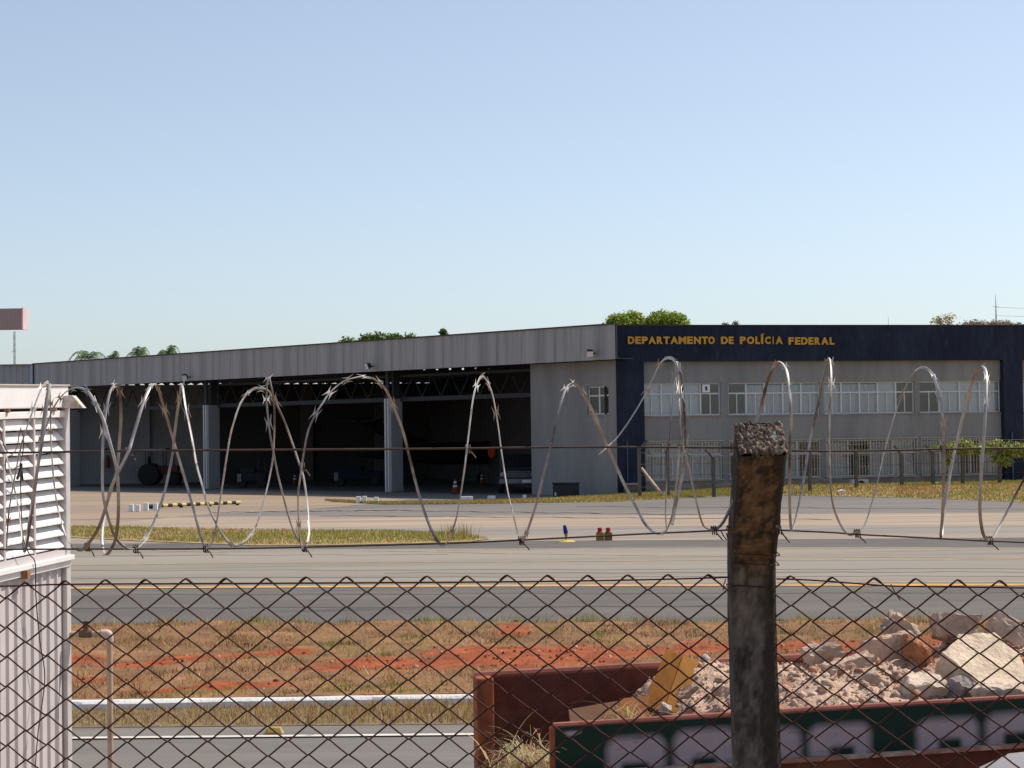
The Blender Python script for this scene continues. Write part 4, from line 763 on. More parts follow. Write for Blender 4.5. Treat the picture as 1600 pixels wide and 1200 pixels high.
# ------------------------------------------------------------------ chain link fence on a concrete post
FY = 5.0; fence = thing('chain_link_fence', (0, FY, 0), 'rusty chain link mesh fence across the foreground', 'fence')
kf = FY/FPX
def linkwire(W_, H_, zt, flip, knuck, nrow, seed):
    """one zigzag wire, local x from 0..W/2; starts at z=zt"""
    rd = random.Random(seed); pts = []; s = 1
    xa, xb = (0.0, W_/2) if not flip else (W_/2, 0.0)
    pts += [Vector((xa+(-.021 if not flip else .021)*.9, -.003, zt-.012)), Vector((xa+(-.006 if not flip else .006), -.004, zt-.001)), Vector((xa, -.003, zt+.001))]
    for r_ in range(nrow):
        z0, z1 = zt-H_*r_, zt-H_*(r_+1); x0, x1 = (xa, xb) if r_ % 2 == 0 else (xb, xa); j = rd.uniform(-.0012,.0012); dj = .003 if r_ % 2 else -.003
        pts += [Vector((x0+(x1-x0)*.10, dj, z0-(z0-z1)*.06)), Vector((x0+(x1-x0)*.5+j, dj*.2, z0-(z0-z1)*.5+j)), Vector((x0+(x1-x0)*.90, -dj, z0-(z0-z1)*.94)), Vector((x1+(x1-x0)*.012+j, -dj*.3, z1))]
    m = MB(); m.tube(pts, .0023, 5); return m.mesh('wire')
NROW = 58
def panel_wires(x_ref, W_, H_, topz, c0, c1):
    ms = {(fl, v): linkwire(W_, H_, 0.0, fl, True, NROW, 10*v+fl) for fl in (0, 1) for v in range(3)}
    for c in range(c0, c1):
        x = x_ref+c*W_/2; fl = 1 if c % 2 else 0; peak = x+(W_/2 if fl else 0)
        place('wire', ms[(fl, random.randrange(3))], MT['rust'], fence, (x, FY+random.uniform(-.001,.001), topz(peak)+random.uniform(-.0015,.0015)))
xk = at(416, 903.5, FY); WL = 62.6*kf; HL = 22.9*kf
xpL, xpR = at(1143, 905, FY), at(1213, 905, FY)
wpts = [(0,913),(105,908),(416,903.5),(792,900),(1000,899),(1140,899)]
def tz(pts):
    P = [at(a, b_, FY) for a, b_ in pts]; xs_ = [p.x for p in P]; zs_ = [p.z for p in P]; return lambda x: float(np.interp(x, xs_, zs_))
panel_wires(xk.x, WL, HL, tz(wpts), int(-(xk.x+2.2)/WL*2)-6 if 0 else -26, int((xpL.x-xk.x)/(WL/2)))
xr = at(1235, 900, FY); panel_wires(xr.x, 65*kf, 22.6*kf, tz([(1200,900),(1301,903),(1431,905),(1560,907.5),(1800,910)]), -1, 26)
for nm, pts in (('top wire', [(-420,921),(0,916),(105,913),(400,911.5),(800,909),(1000,906),(1140,902)]), ('top wire', [(1213,904.5),(1260,906),(1330,911),(1390,915.5),(1480,917),(1600,918.5),(1900,922)])):
    MB().tube(smooth([at(a, b_, FY-.006) for a, b_ in pts], 5), .0021, 6).build('line_wire', MT['rust'], fence)
for z_ in (.9, .1): MB().tube([(-2.4,FY-.006,z_),(xpL.x,FY-.006,z_)], .002, 5).build('line_wire', MT['rust'], fence); MB().tube([(xpR.x,FY-.006,z_),(2.6,FY-.006,z_)], .002, 5).build('line_wire', MT['rust'], fence)
# the post: square shaft, arm bent towards the camera, rough sawn end
pm_ = bpy.data.materials.new('post_concrete'); pm_.use_nodes = True
def post_mat():
    m = mat('post_concrete_stained', (.30,.24,.165), .92, var=.3, vs=14, c2=(.032,.028,.025), ms=5.5, lo=.42, hi=.58, stretch=(1,1,.45), c3=(.03,.027,.024), ms3=11, lo3=.52, hi3=.6, bump=.7, bs=120, bd=.006); return m
post = thing('fence_post', (at(1180,1000,FY).x, FY, 0), 'dark weathered concrete fence post with bent rough topped arm', 'post')
hw = (xpR.x-xpL.x)/2; cx = (xpR.x+xpL.x)/2; bz = at(1180, 893, FY).z; fz = FY-hw*.2

ax = Vector((0,-.8,.6))
secs = [(Vector((cx+.012,FY+hw*.9,-.2)), UP), (Vector((cx+.006,FY+hw*.9,1.0)), UP), (Vector((cx+.003,FY+hw*.9,1.7)), UP), (Vector((cx,FY+hw*.9,bz-.1)), UP), (Vector((cx,FY+hw*.85,bz)), (UP*1.6+ax).normalized()), (Vector((cx-.001,FY+hw*.5,bz+.06)), (UP*.6+ax).normalized())]
bp = secs[-1][0]; ae = at(1189, 688, 4.60)-bp; aln = ae.length; ax = ae.normalized()
for f_ in (.25, .5, .75, 1.0): secs.append((bp+ax*aln*f_, ax))
m = MB(); NS = 12; ring0 = None
def sq(n):     # rounded square outline
    out = []
    for k in range(4):
        a = math.pi/2*k+math.pi/4
        for d_ in (-.28, .28) : out.append((math.cos(a)*1.414*(1) - .0, math.sin(a)*1.414, d_))
    r_ = []
    for sx, sy in ((1,1),(-1,1),(-1,-1),(1,-1)):
        c1 = (sx, sy*.84) if sx*sy > 0 else (sx*.84, sy); c2_ = (sx*.84, sy) if sx*sy > 0 else (sx, sy*.84); r_ += [c1, c2_]
    return r_
O = sq(0); rr = random.Random(4)
fine = []
for i in range(len(secs)-1):
    (a, ta), (b_, tb) = secs[i], secs[i+1]; nn = max(2, int((b_-a).length/.012))
    for k in range(nn): fine.append((a+(b_-a)*k/nn, (ta*(1-k/nn)+tb*k/nn).normalized()))
fine.append(secs[-1])
for j, (p, t) in enumerate(fine):
    yv_ = t.cross(X_).normalized()
    for i, (u_, v_) in enumerate(O):
        w_ = hw*(1+(fbm(np.array([j*.12+i*3.1]), np.array([i*1.7]), 77)[0]-.5)*.10); m.v.append(p+X_*u_*w_+yv_*v_*w_)
no = len(O); end_n = Vector((-.03,-.58,.81)).normalized(); t_e = fine[-1][1]
for i in range(no):      # cut the arm's end along the steeper break
    q = m.v[(len(fine)-1)*no+i]; m.v[(len(fine)-1)*no+i] = q - t_e*((q-fine[-1][0]).dot(end_n)/t_e.dot(end_n))
for j in range(len(fine)-1):
    for i in range(no): i2 = (i+1) % no; m.f.append((j*no+i, j*no+i2, (j+1)*no+i2, (j+1)*no+i))
m.f.append(tuple(range(no)))
shaft_V = np.array([v[:] for v in m.v]); shaft_F4 = [f for f in m.f if len(f) == 4]; zz = shaft_V[:,2]; xx = (shaft_V[:,0]-cx)/hw
jj, ii = 0, 0
# finer skin: split each side face across so the colour can vary
FV, FF, k_ = [], [], 22
for f in shaft_F4:
    A_, B_, C_, D_ = (shaft_V[i] for i in f); wd = np.linalg.norm(B_-A_); kk = k_ if wd > .05 else 1; b0_ = len(FV)
    for q_ in range(kk+1): FV += [A_+(B_-A_)*q_/kk, D_+(C_-D_)*q_/kk]
    FF += [(b0_+2*q_, b0_+2*q_+2, b0_+2*q_+3, b0_+2*q_+1) for q_ in range(kk)]
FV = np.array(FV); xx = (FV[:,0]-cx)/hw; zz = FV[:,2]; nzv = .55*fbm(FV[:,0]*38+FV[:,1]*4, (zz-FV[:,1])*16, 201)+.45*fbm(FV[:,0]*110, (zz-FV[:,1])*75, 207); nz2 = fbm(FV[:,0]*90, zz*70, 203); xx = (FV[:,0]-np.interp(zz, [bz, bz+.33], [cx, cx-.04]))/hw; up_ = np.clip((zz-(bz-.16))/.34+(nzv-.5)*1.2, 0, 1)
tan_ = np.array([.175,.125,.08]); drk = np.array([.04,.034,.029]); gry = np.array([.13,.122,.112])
t_up = np.clip((nzv-.42)*5+.45-np.clip(np.abs(xx)-.55,0,1)*3.2-np.clip((zz-bz-.20)*9,0,1)*.9, 0, 1); t_lo = np.clip((nzv-.42)*4-np.clip((xx-.1),0,1)*2.2+.15+np.clip(1-np.abs(zz-bz+.12)/.2,0,1)*.5*(np.abs(xx+.15)<.55), 0, 1)  # mottled; shaft darker below the bend, arm darker at its edges and end
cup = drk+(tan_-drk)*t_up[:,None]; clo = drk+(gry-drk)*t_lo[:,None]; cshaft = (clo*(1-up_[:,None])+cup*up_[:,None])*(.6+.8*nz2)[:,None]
npmesh('shaft', FV, FF, mat('mottled_concrete', (0,0,0), .92, var=.25, vs=40, attr=True, bump=.7, bs=130, bd=.006), cshaft, post)

# broken aggregate end face: dense grid with relief
G = 46; pe, te = fine[-1]; te = end_n; yv_ = te.cross(X_).normalized(); gx, gy = np.meshgrid(np.linspace(-1,1,G), np.linspace(-1,1,G))
rel = (fbm(gx*9, gy*9, 81, 3)-.5)*.022 + (nz(gx*17, gy*17, 83)-.5)*.012; rel -= np.clip((np.maximum(abs(gx), abs(gy))-.85)*6, 0, 1)**2*.006
pv = np.array(pe)[None]+gx.reshape(-1,1)*np.array(X_*hw*1.02)+gy.reshape(-1,1)*np.array(yv_*hw*1.02/max(.5, t_e.dot(end_n)))+(rel.reshape(-1,1)+.009)*np.array(te)
idx = np.arange(G*G).reshape(G,G); Fq = np.stack([idx[:-1,:-1], idx[:-1,1:], idx[1:,1:], idx[1:,:-1]], -1).reshape(-1,4)
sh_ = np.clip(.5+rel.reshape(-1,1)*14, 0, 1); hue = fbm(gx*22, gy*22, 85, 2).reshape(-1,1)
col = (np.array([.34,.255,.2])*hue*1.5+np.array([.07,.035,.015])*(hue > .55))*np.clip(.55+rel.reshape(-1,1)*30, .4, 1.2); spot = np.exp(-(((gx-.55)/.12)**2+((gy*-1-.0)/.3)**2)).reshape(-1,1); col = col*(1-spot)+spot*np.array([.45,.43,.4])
npmesh('broken_end', pv, Fq, mat('aggregate', (.2,.2,.2), .9, var=.25, vs=90, attr=True), col, post)
# wires tied round the post
for py_, w2 in ((868, 1.06), (884, 1.07), (921, 1.06)):
    zc = at(1180, py_, FY-.1).z; cy = FY+hw*.9 if zc < bz else FY+hw*.6-(zc-bz)*.9
    MB().tube([Vector((cx+math.cos(a)*hw*1.22+.0, cy+math.sin(a)*hw*1.22, zc+.004*math.sin(a*2))) if 0 else Vector((cx+max(-1,min(1,1.35*math.cos(a)))*hw*w2, cy+max(-1,min(1,1.35*math.sin(a)))*hw*w2, zc+.003*math.sin(a*2))) for a in [2*math.pi*k/24 for k in range(25)]], .0016, 5).build('tie_wire', MT['rust'], post)
# ------------------------------------------------------------------ straining wires and razor coil
RY = 4.72
sw = thing('barbed_line', tuple(at(800,700,RY)), 'plain line wires strung above the mesh holding the razor coil', 'wire')
def strung(pts, r=.0022, Y=RY): MB().tube(smooth([at(a, b_, Y) for a, b_ in pts], 6), r, 6).build('strand', MT['wirem'], sw)
strung([(-400,711),(0,707.5),(200,704.5),(400,703),(700,701),(900,698.5),(1140,699.5),(1152,701)], .0026, RY-.1); strung([(1222,704),(1300,705),(1400,703.5),(1480,701.5),(1600,700),(1900,698)], .0026, RY-.1)
strung([(-400,863),(0,858.5),(320,857.5),(470,855),(700,849),(820,843.5),(1000,834.5),(1110,829.5),(1142,828)]); strung([(1212,828),(1300,832),(1340,835),(1470,841.5),(1545,845.5),(1600,847.5),(1900,860)])
coil = thing('razor_wire_coil', tuple(at(800,720,RY)), 'galvanised razor wire coil stretched in loops above the fence', 'razor wire')
SA = [(10,860),(14,800),(24,740),(35,690),(52,640),(65,607),(76,599),(79,640),(80,700),(87,775),(95,812),(107,845),(122,860),(136,852),(155,822),(170,777),(180,747),(200,707),(207,685),(222,635),(232,610),(241,600),(247,607),(257,640),(270,685),(287,742),(300,787),(312,832),(321,855),(330,850),(337,825),(347,762),(358,690),(366,658),(376,630),(391,611),(405,607),(422,614),(442,653),(456,690),(467,723),(474,745),(480,785),(482,815),(483,835),(477,856)]
SB = [(37,862),(45,825),(54,762),(62,700),(72,667),(85,635),(100,615),(117,606),(135,610),(147,627),(160,652),(170,685),(180,722),(184,750),(185,787),(184,817),(179,847),(167,866),(161,858),(160,830),(165,800),(172,765),(182,738),(187,685),(189,650),(187,612),(181,600),(172,612),(165,647),(161,685),(160,755),(163,785),(170,812),(180,840),(195,855),(212,857),(227,842),(240,817),(250,792),(260,757),(270,707),(272,685),(277,645),(282,612),(285,602),(290,635),(300,685),(307,725),(315,755),(325,790),(340,822),(355,845),(370,852),(387,842),(400,822),(410,790),(418,760),(426,719),(428,690),(429,652),(427,621),(420,590),(416.5,612),(417,635),(422,679),(427.5,708),(434.5,743),(445,785),(455,820),(465,842),(475,856)]
SCn = [(475,857),(469,848),(466,800),(466,770),(470,740),(474,712),(481,675),(493,647),(504,630),(515,614),(535,597),(555,590),(572,589),(589,595),(603,609),(614,633),(629,672),(640,715),(651,760),(664,802),(675,830),(685,847),(694,852),(702,842),(710,820),(716,795),(725,738),(732,681),(739,624),(746,599),(753,588),(761,596),(770,619),(778,664),(784,709),(793,766),(801,800),(810,837),(815,844),(821,837),(830,812),(840,780),(849,743),(861,695),(869,658),(878,624),(886,604),(895,599),(906,607),(917,624),(934,661),(948,695),(963,729),(977,760),(997,798),(1007,817),(1020,830),(1032,834),(1042,827),(1050,805),(1056,765),(1060,720),(1063,680),(1062,640),(1061,600),(1058,566)]
SDn = [(935,711),(950,698),(965,683),(985,655),(1005,622),(1020,592),(1033,566),(1046,559),(1056,568),(1062,600),(1066,650),(1067,695),(1076,729),(1086,775),(1097,817),(1107,827),(1115,828),(1125,822),(1135,807),(1150,770),(1166,710),(1183,655),(1192,624),(1200,593),(1209,573),(1217,565),(1226,572),(1231,587),(1234,619),(1236,653),(1234,715),(1234,790),(1236,824),(1239,826),(1247,795),(1257,743),(1265,695),(1277,636),(1288,582),(1295,560),(1299,573),(1299,607),(1296,658),(1296,715),(1299,772),(1305,800),(1315,822),(1325,834),(1335,834),(1345,827),(1355,810),(1370,757),(1381,709),(1395,658),(1410,616),(1424,587),(1435,576),(1446,575),(1458,587),(1466,613),(1472,644),(1475,701),(1473,797),(1470,836),(1472,836),(1475,800),(1486,732),(1497,681),(1512,621),(1523,587),(1530,576),(1537,573),(1541,585),(1541,619),(1538,672),(1534,729),(1531,790),(1534,825),(1540,842),(1547,844),(1557,830),(1575,797),(1590,767),(1604,740),(1625,690),(1650,620),(1668,590),(1684,600),(1690,690)]
SE = [(1042,829),(1040,800),(1043,729),(1047,672),(1053,602),(1058,566),(1064,592),(1069,640),(1071,700),(1066,740),(1056,790),(1050,820)]
SG = [(-60,600),(-30,640),(0,690),(12,720),(30,800),(38,862),(50,800),(58,740),(66,690),(74,630),(77,600),(70,640),(60,720),(48,800),(40,858)]
barb = MB()
for s in (-1, 1): barb.prism([(-.004, s*.001, 0), (.004, s*.001, 0), (.006, s*.006, 0), (.021, s*.0125, 0), (.003, s*.0085, 0), (-.003, s*.0085, 0), (-.021, s*.0125, 0), (-.006, s*.006, 0)], (0,0,.0007))
barb_me = barb.mesh('barb')
def strand(pts, amp=.14, bar=True, seed=1, phase=1, w_=.0039, skip=0, Y=RY):
    rd = random.Random(seed); n = len(pts); ext = [0]
    for i in range(1, n-1):
        if (pts[i][1]-pts[i-1][1])*(pts[i+1][1]-pts[i][1]) <= 0 and (i-ext[-1]) > 1: ext.append(i)
    ext.append(n-1); dep = [0.0]*n
    for a, b_ in zip(ext[:-1], ext[1:]):
        sg = -1 if pts[b_][1] < pts[a][1] else 1
        for i in range(a, b_+1): dep[i] = sg*amp*phase*math.sin(math.pi*(i-a)/max(1,b_-a))
    P = smooth([at(x_, y_, Y+d_) for (x_, y_), d_ in zip(pts, dep)], 5)
    MB().tube(P, w_, 6, flat=.42, up=(0,-1,0)).build('tape', MT['razor'], coil, smooth=True)
    if not bar: return
    L_ = rd.uniform(.01,.05); ys = [y_ for _, y_ in pts]; ytop, ybot = min(ys), max(ys)
    for i in range(1, len(P)-1):
        L_ += (P[i]-P[i-1]).length
        pf = i/(len(P)-1)*(n-1); yy = ys[int(pf)]; near_top = yy < 650; near_bot = yy > 835
        if L_ > (.07 if near_top else .1):
            L_ = rd.uniform(-.012,.012); t = (P[i+1]-P[i-1]).normalized(); nn = Vector((rd.uniform(-.5,.5), -1, rd.uniform(-.4,.4))) if near_top or near_bot else Vector((rd.choice((-1,1)), rd.uniform(-.35,.35), rd.uniform(-.2,.2))); bn = nn.cross(t).normalized(); nn = t.cross(bn)
            Mx = Matrix((t*1.0, bn*(.78 if near_top else .6 if near_bot else .4), nn)).transposed()
            place('barb', barb_me, MT['razor'], coil, P[i], Mx)
strand(SA, seed=1); strand(SB, seed=2, phase=-1); strand(SCn, seed=3); strand(SDn, seed=4, phase=-1); strand(SE, seed=5, amp=.05); strand(SG, seed=6)
def twist(px, py, n=3):
    c = at(px, py, RY); m = MB(); pts = [c+Vector((.004*k/4-.006, math.cos(k*1.3)*.011, math.sin(k*1.3)*.011)) for k in range(n*5)]+[c+Vector((.02,-.01,-.022))]; m.tube(pts, .0017, 5); m.build('tie', MT['wirem'], coil)
for p in ((136,855),(212,858),(321,857),(475,856),(472,730),(814,845),(1115,829),(1140,828),(1339,834),(1546,845),(731,702),(1064,699),(1474,702),(200,706),(1216,828)): twist(*p)
for p, e in (((1127,830),(1135,843)),((1135,833),(1146,872)),((1221,830),(1234,848)),((1134,905),(1130,922)),((1392,913),(1407,938))): MB().tube([at(*p, RY), at((p[0]+e[0])/2-1,(p[1]+e[1])/2, RY-.01), at(*e, RY)], .0015, 5).build('tie', MT['wirem'], coil)

# ------------------------------------------------------------------ rubble skip
DE = Vector((.983,.18,.019)); DW = Vector((-.18,.983,0)); DO = at(867, 1133, 8.39); RIM = DO.z; DO.z = 0
def DP(s, w, z): return DO + DE*s + DW*w + UP*z
def dbox(b, s0, s1, w0, w1, z0, z1): return b.box(DP(s0,w0,z0), DE*(s1-s0), DW*(w1-w0), UP*(z1-z0))
skip = thing('rubble_skip', tuple(DO), 'rusty red skip with green painted side boards full of rubble', 'skip'); SL, SWD = 3.5, 1.83
rustpaint = mat('rusted_red_paint', (.12,.036,.024), .8, var=.3, vs=7, c2=(.17,.07,.04), ms=3, lo=.5, hi=.65, c3=(.09,.03,.022), ms3=8, lo3=.56, hi3=.68); rim_m = mat('rim_red', (.30,.11,.085), .6, var=.15, vs=8, c2=(.25,.08,.05), ms=6)
# near board with its painted marks
gs, gz = 420, 46; S_, Z_ = np.meshgrid(np.linspace(0, SL, gs), np.linspace(0, 1, gz)); BH = .195
def s_of(px, py=1150): return (onplane(px, py, DO, Vector((DE.y,-DE.x,0)).normalized())-DO).dot(DE)/DE.dot(DE)
green = np.array([.007,.026,.017])*(.8+.5*fbm(S_*6, Z_*2, 3)[...,None]); lilac = np.array([.37,.30,.325])
msk = np.zeros_like(S_)
def rbox(s0, s1, z0, z1, r_, soft):
    cx_, cz_ = (s0+s1)/2, (z0+z1)/2; qx = np.abs(S_-cx_)-(s1-s0)/2+r_; qz = np.abs(Z_*BH-cz_)-(z1-z0)/2+r_; d = np.hypot(np.maximum(qx,0), np.maximum(qz,0))+np.minimum(np.maximum(qx,qz),0)-r_; return np.clip(.5-d/soft, 0, 1)
for x0, x1, h0, h1, hz in ((940,1031,962,1006,.022),(1045,1143,1072,1112,.028),(1160,1243,1185,1210,.03),(1256,1352,1288,1327,.036),(1425,1520,1458,1494,.04),(1533,1640,1560,1600,.05),(1690,1790,1710,1750,.04)):
    msk = np.maximum(msk, rbox(s_of(x0), s_of(x1), -.2, BH-.055+.01*math.sin(x0), .055, .042)*(1-rbox(s_of(h0), s_of(h1), -.2, hz, .02, .028)))
st_ = np.exp(-(((S_-.075)/.045)**2+((Z_*BH-.168)/.016)**2)); msk = np.maximum(msk, np.clip(st_*2-.6+(fbm(S_*30,Z_*6,9)-.5), 0, 1)*(S_ < .16))
scr = (fbm(S_*14, Z_*9, 19) > .74)*.6; colr = green*(1-msk[...,None])+lilac*msk[...,None]; colr = colr*(1-scr[...,None]*.4)
zb_ = RIM-.012-BH
pv = np.array(DO)[None]+S_.reshape(-1,1)*np.array(DE)+(zb_+Z_*BH).reshape(-1,1)*np.array(UP)+(.004*np.sin(S_*2.3)).reshape(-1,1)*np.array(DW)-np.array(DW)*.004
idx = np.arange(gs*gz).reshape(gz,gs); Fq = np.stack([idx[:-1,:-1], idx[:-1,1:], idx[1:,1:], idx[1:,:-1]], -1).reshape(-1,4)
npmesh('painted_board', pv, Fq, mat('painted_board', (0,0,0), .55, var=.1, vs=9, attr=True), colr.reshape(-1,3), skip)
b = MB(); dbox(b, 0, SL, .004, .03, zb_, RIM-.012); b.build('near_wall', rustpaint, skip)
MB().tube([DP(-.005,.012,RIM-.004), DP(SL*.35,.010,RIM-.002), DP(SL*.7,.014,RIM-.007), DP(SL,.012,RIM-.004)], .014, 8).build('near_rim', rim_m, skip, smooth=True)
b = MB(); dbox(b, .05, SL, -.045, .03, zb_-.018, zb_); b.build('ledge', mat('ledge_rust', (.33,.17,.12), .8, var=.3, vs=10, c2=(.4,.33,.28), ms=5), skip, bevel=.004)
b = MB(); dbox(b, .05, SL, -.002, .03, .28, zb_-.018); b.build('lower_wall', rustpaint, skip)
b = MB(); dbox(b, -.02, SL, SWD, SWD+.04, .28, RIM-.02); b.build('far_wall', rustpaint, skip)
MB().tube([DP(-.05,SWD+.02,RIM-.004), DP(SL,SWD+.02,RIM-.004)], .022, 8).build('far_rim', rim_m, skip, smooth=True)
b = MB(); dbox(b, -.06, .03, SWD-.10, SWD+.045, .28, RIM-.005); b.build('corner_post', mat('post_rust', (.33,.10,.04), .7, var=.25, vs=8, c2=(.2,.06,.035), ms=5), skip, bevel=.01)
b = MB(); dbox(b, -.02, .012, .0, .035, .28, RIM-.01); b.build('corner_post', bpy.data.materials['post_rust'], skip, bevel=.004)
b = MB(); dbox(b, SL-.03, SL, .03, SWD, .28, RIM-.02); dbox(b, -.02, .0, .03, SWD-.1, .28, .62); dbox(b, 0, SL, 0, SWD, .22, .28); b.build('tray', rustpaint, skip)
for s_ in (.5, 2.9): b = MB(); dbox(b, s_, s_+.12, .1, SWD-.1, 0, .22); b.build('skid', rustpaint, skip)
# rubble bed (uncountable debris) : a height field with small stones
def pile(s, w):
    base = .74+.46*np.clip((s-.38)/.45, 0, 1); crown = .15*np.clip((s-.6)/.4, 0, 1)*np.exp(-((w-1.1)/.75)**2); edge_ = -.10*np.exp(-(w/.12)**2)-.06*np.exp(-((SWD-w)/.2)**2)
    return base+crown+edge_*1.0+(fbm(s*3.5, w*3.5, 101)-.5)*.16+(fbm(s*14, w*14, 105)-.5)*.05
g1, g2 = 190, 110; S_, W_ = np.meshgrid(np.linspace(.02, SL-.03, g1), np.linspace(.032, SWD-.005, g2)); H_ = pile(S_, W_)
pv = np.array(DO)[None]+S_.reshape(-1,1)*np.array(DE)+W_.reshape(-1,1)*np.array(DW)+H_.reshape(-1,1)*np.array(UP)
hue = fbm(S_*4, W_*4, 111).reshape(-1,1); colr = np.array([.55,.38,.28])*(.6+.8*fbm(S_*22, W_*22, 113).reshape(-1,1)); colr = np.where(hue > .62, colr*np.array([.95,.72,.6]), colr)
idx = np.arange(g1*g2).reshape(g2,g1); Fq = np.stack([idx[:-1,:-1], idx[:-1,1:], idx[1:,1:], idx[1:,:-1]], -1).reshape(-1,4)
rub_m = mat('rubble', (0,0,0), .95, var=.3, vs=40, attr=True, bump=.8, bs=70, bd=.02)
tag(npmesh('rubble_bed', pv, Fq, rub_m, colr), 'pinkish grey crushed masonry heaped in the skip', 'rubble', kind='stuff')
ico = bmesh.new(); bmesh.ops.create_icosphere(ico, subdivisions=1, radius=1); ico.verts.index_update(); IV = np.array([v.co[:] for v in ico.verts]); IF = np.array([[v.index for v in f.verts] for f in ico.faces]); ico.free()
def stones(name, n, smin, smax, label, srange):
    s = rng.uniform(*srange, n); w = rng.uniform(.05, SWD-.05, n); z = pile(s, w); r_ = smin*(smax/smin)**(rng.random(n)**1.8); V = IV[None]*(1+rng.uniform(-.38,.38,(n,12,1)))*rng.uniform(.6,1.25,(n,1,3))*r_[:,None,None]
    a = rng.uniform(0,6.28,n); ca, sa = np.cos(a)[:,None], np.sin(a)[:,None]; V = np.stack([V[...,0]*ca-V[...,1]*sa, V[...,0]*sa+V[...,1]*ca, V[...,2]], -1)
    c = np.array(DO)+s[:,None]*np.array(DE)+w[:,None]*np.array(DW)+(z+r_*.2)[:,None]*np.array(UP); V = V+c[:,None]; F = (IF[None]+np.arange(n)[:,None,None]*12)
    k = rng.random(n); cl = np.where(k[:,None] < .6, np.array([.55,.385,.29]), np.where(k[:,None] < .82, np.array([.6,.47,.38]), np.array([.45,.24,.15])))*rng.uniform(.7,1.2,(n,1))
    return tag(npmesh(name, V.reshape(-1,3), F.reshape(-1,3), rub_m, np.repeat(cl[:,None],12,1).reshape(-1,3)), label, 'rubble', kind='stuff')
stones('loose_stones', 3800, .004, .03, 'small broken stones scattered over the rubble heap', (.42, SL-.05))
# big pieces
def chunk(px, py, Y, size, rot, seed, col, label, rough=.06, name='rubble_chunk', cuts=4, c2=None, group='large rubble pieces in the skip'):
    c = at(px, py, Y); bm = bmesh.new(); rd = random.Random(seed*7+1)
    for sx in (-1,1):
        for sy in (-1,1):
            for sz_ in (-1,1):
                for _ in range(2): bm.verts.new((sx*size[0]*.5*rd.uniform(.55,1.08), sy*size[1]*.5*rd.uniform(.55,1.08), sz_*size[2]*.5*rd.uniform(.6,1.08)))
    hull = bmesh.ops.convex_hull(bm, input=bm.verts); junk = [v for v in bm.verts if not v.link_faces]; bmesh.ops.delete(bm, geom=junk, context='VERTS')
    bmesh.ops.subdivide_edges(bm, edges=bm.edges, cuts=7, use_grid_fill=True); bmesh.ops.recalc_face_normals(bm, faces=bm.faces); p = np.array([v.co[:] for v in bm.verts])
    f4 = fbm(p[:,0]*26+p[:,2]*19+seed, p[:,1]*26+p[:,2]*14, seed+13, 5)-.5; f5 = fbm(p[:,2]*30+p[:,0]*11, p[:,1]*24-p[:,0]*17+seed, seed+17, 5)-.5; f6 = fbm(p[:,1]*70+p[:,2]*50, p[:,0]*70-p[:,2]*33, seed+23, 3)-.5
    p = p+np.stack([f5, f4, f4-f5], -1)*rough*.75+np.stack([f6, -f6, f6], -1)*.014
    for v, c_ in zip(bm.verts, p): v.co = c_
    me = bpy.data.meshes.new(name); bm.to_mesh(me); bm.free(); me.materials.append(mat('masonry_%d' % seed, col, .95, var=.25, vs=25, c2=c2 or tuple(x*.72 for x in col), ms=7, bump=.8, bs=60, bd=.012))
    o = bpy.data.objects.new(name, me); COL.objects.link(o); o.location = c; o.rotation_euler = Euler([R(a) for a in rot]); return tag(o, label, 'rubble', group)
PK = (.62,.47,.35); GY = (.50,.37,.29); BRK = (.42,.19,.1)
def slab(poly, ref, Y, nrm, th_, seed, col, label, rough=.012):
    nn = Vector(nrm).normalized(); p0 = at(*ref, Y); P = [onplane(x_, y_, p0, nn) for x_, y_ in poly]; c = sum(P, Vector())/len(P); bm = bmesh.new()
    top = [bm.verts.new(p-c) for p in P]; bot = [bm.verts.new(p-c-nn*th_+(c-p)*.05) for p in P]; n_ = len(P); bm.faces.new(top); bm.faces.new(bot[::-1])
    for i in range(n_): bm.faces.new((top[i], bot[i], bot[(i+1) % n_], top[(i+1) % n_]))
    bmesh.ops.triangulate(bm, faces=bm.faces); bmesh.ops.subdivide_edges(bm, edges=bm.edges, cuts=9, use_grid_fill=True); bmesh.ops.recalc_face_normals(bm, faces=bm.faces)
    p = np.array([v.co[:] for v in bm.verts]); f1 = fbm(p[:,0]*14+p[:,2]*9, p[:,1]*14-p[:,2]*5, seed)-.5; f2 = fbm(p[:,2]*16+p[:,1]*5, p[:,0]*18, seed+3)-.5; p = p+np.stack([f2, f1, f1-f2], -1)*rough*2
    for v, c_ in zip(bm.verts, p): v.co = c_
    me = bpy.data.meshes.new('rubble_chunk'); bm.to_mesh(me); bm.free(); me.materials.append(mat('slab_%d' % seed, col, .95, var=.2, vs=22, c2=tuple(x*.8 for x in col), ms=9, bump=.9, bs=45, bd=.015))
    o = bpy.data.objects.new('rubble_chunk', me); COL.objects.link(o); o.location = c; return tag(o, label, 'rubble', 'large rubble pieces in the skip')
slab([(1470,1017),(1499,992),(1554,989),(1592,1020),(1612,1078),(1563,1092),(1529,1066)], (1560,1090), 8.99, (.25,-.5,.83), .13, 3, (.66,.52,.39), 'largest pale flat slab on the rubble at right')
chunk(1408, 983, 10.1, (.17,.14,.12), (10,35,10), 5, GY, 'small pointed chunk at the very top of the heap', .05)
chunk(1396, 1020, 9.9, (.26,.2,.17), (-12,-8,20), 7, (.56,.39,.29), 'pinkish block under the pointed chunk', .045)
chunk(1438, 1034, 9.75, (.07,.2,.24), (8,-24,28), 9, BRK, 'broken orange brick piece in the middle of the heap', .04)
chunk(1492, 980, 10.2, (.25,.2,.12), (-14,8,5), 11, GY, 'rough grey chunk lying behind the largest slab', .05)
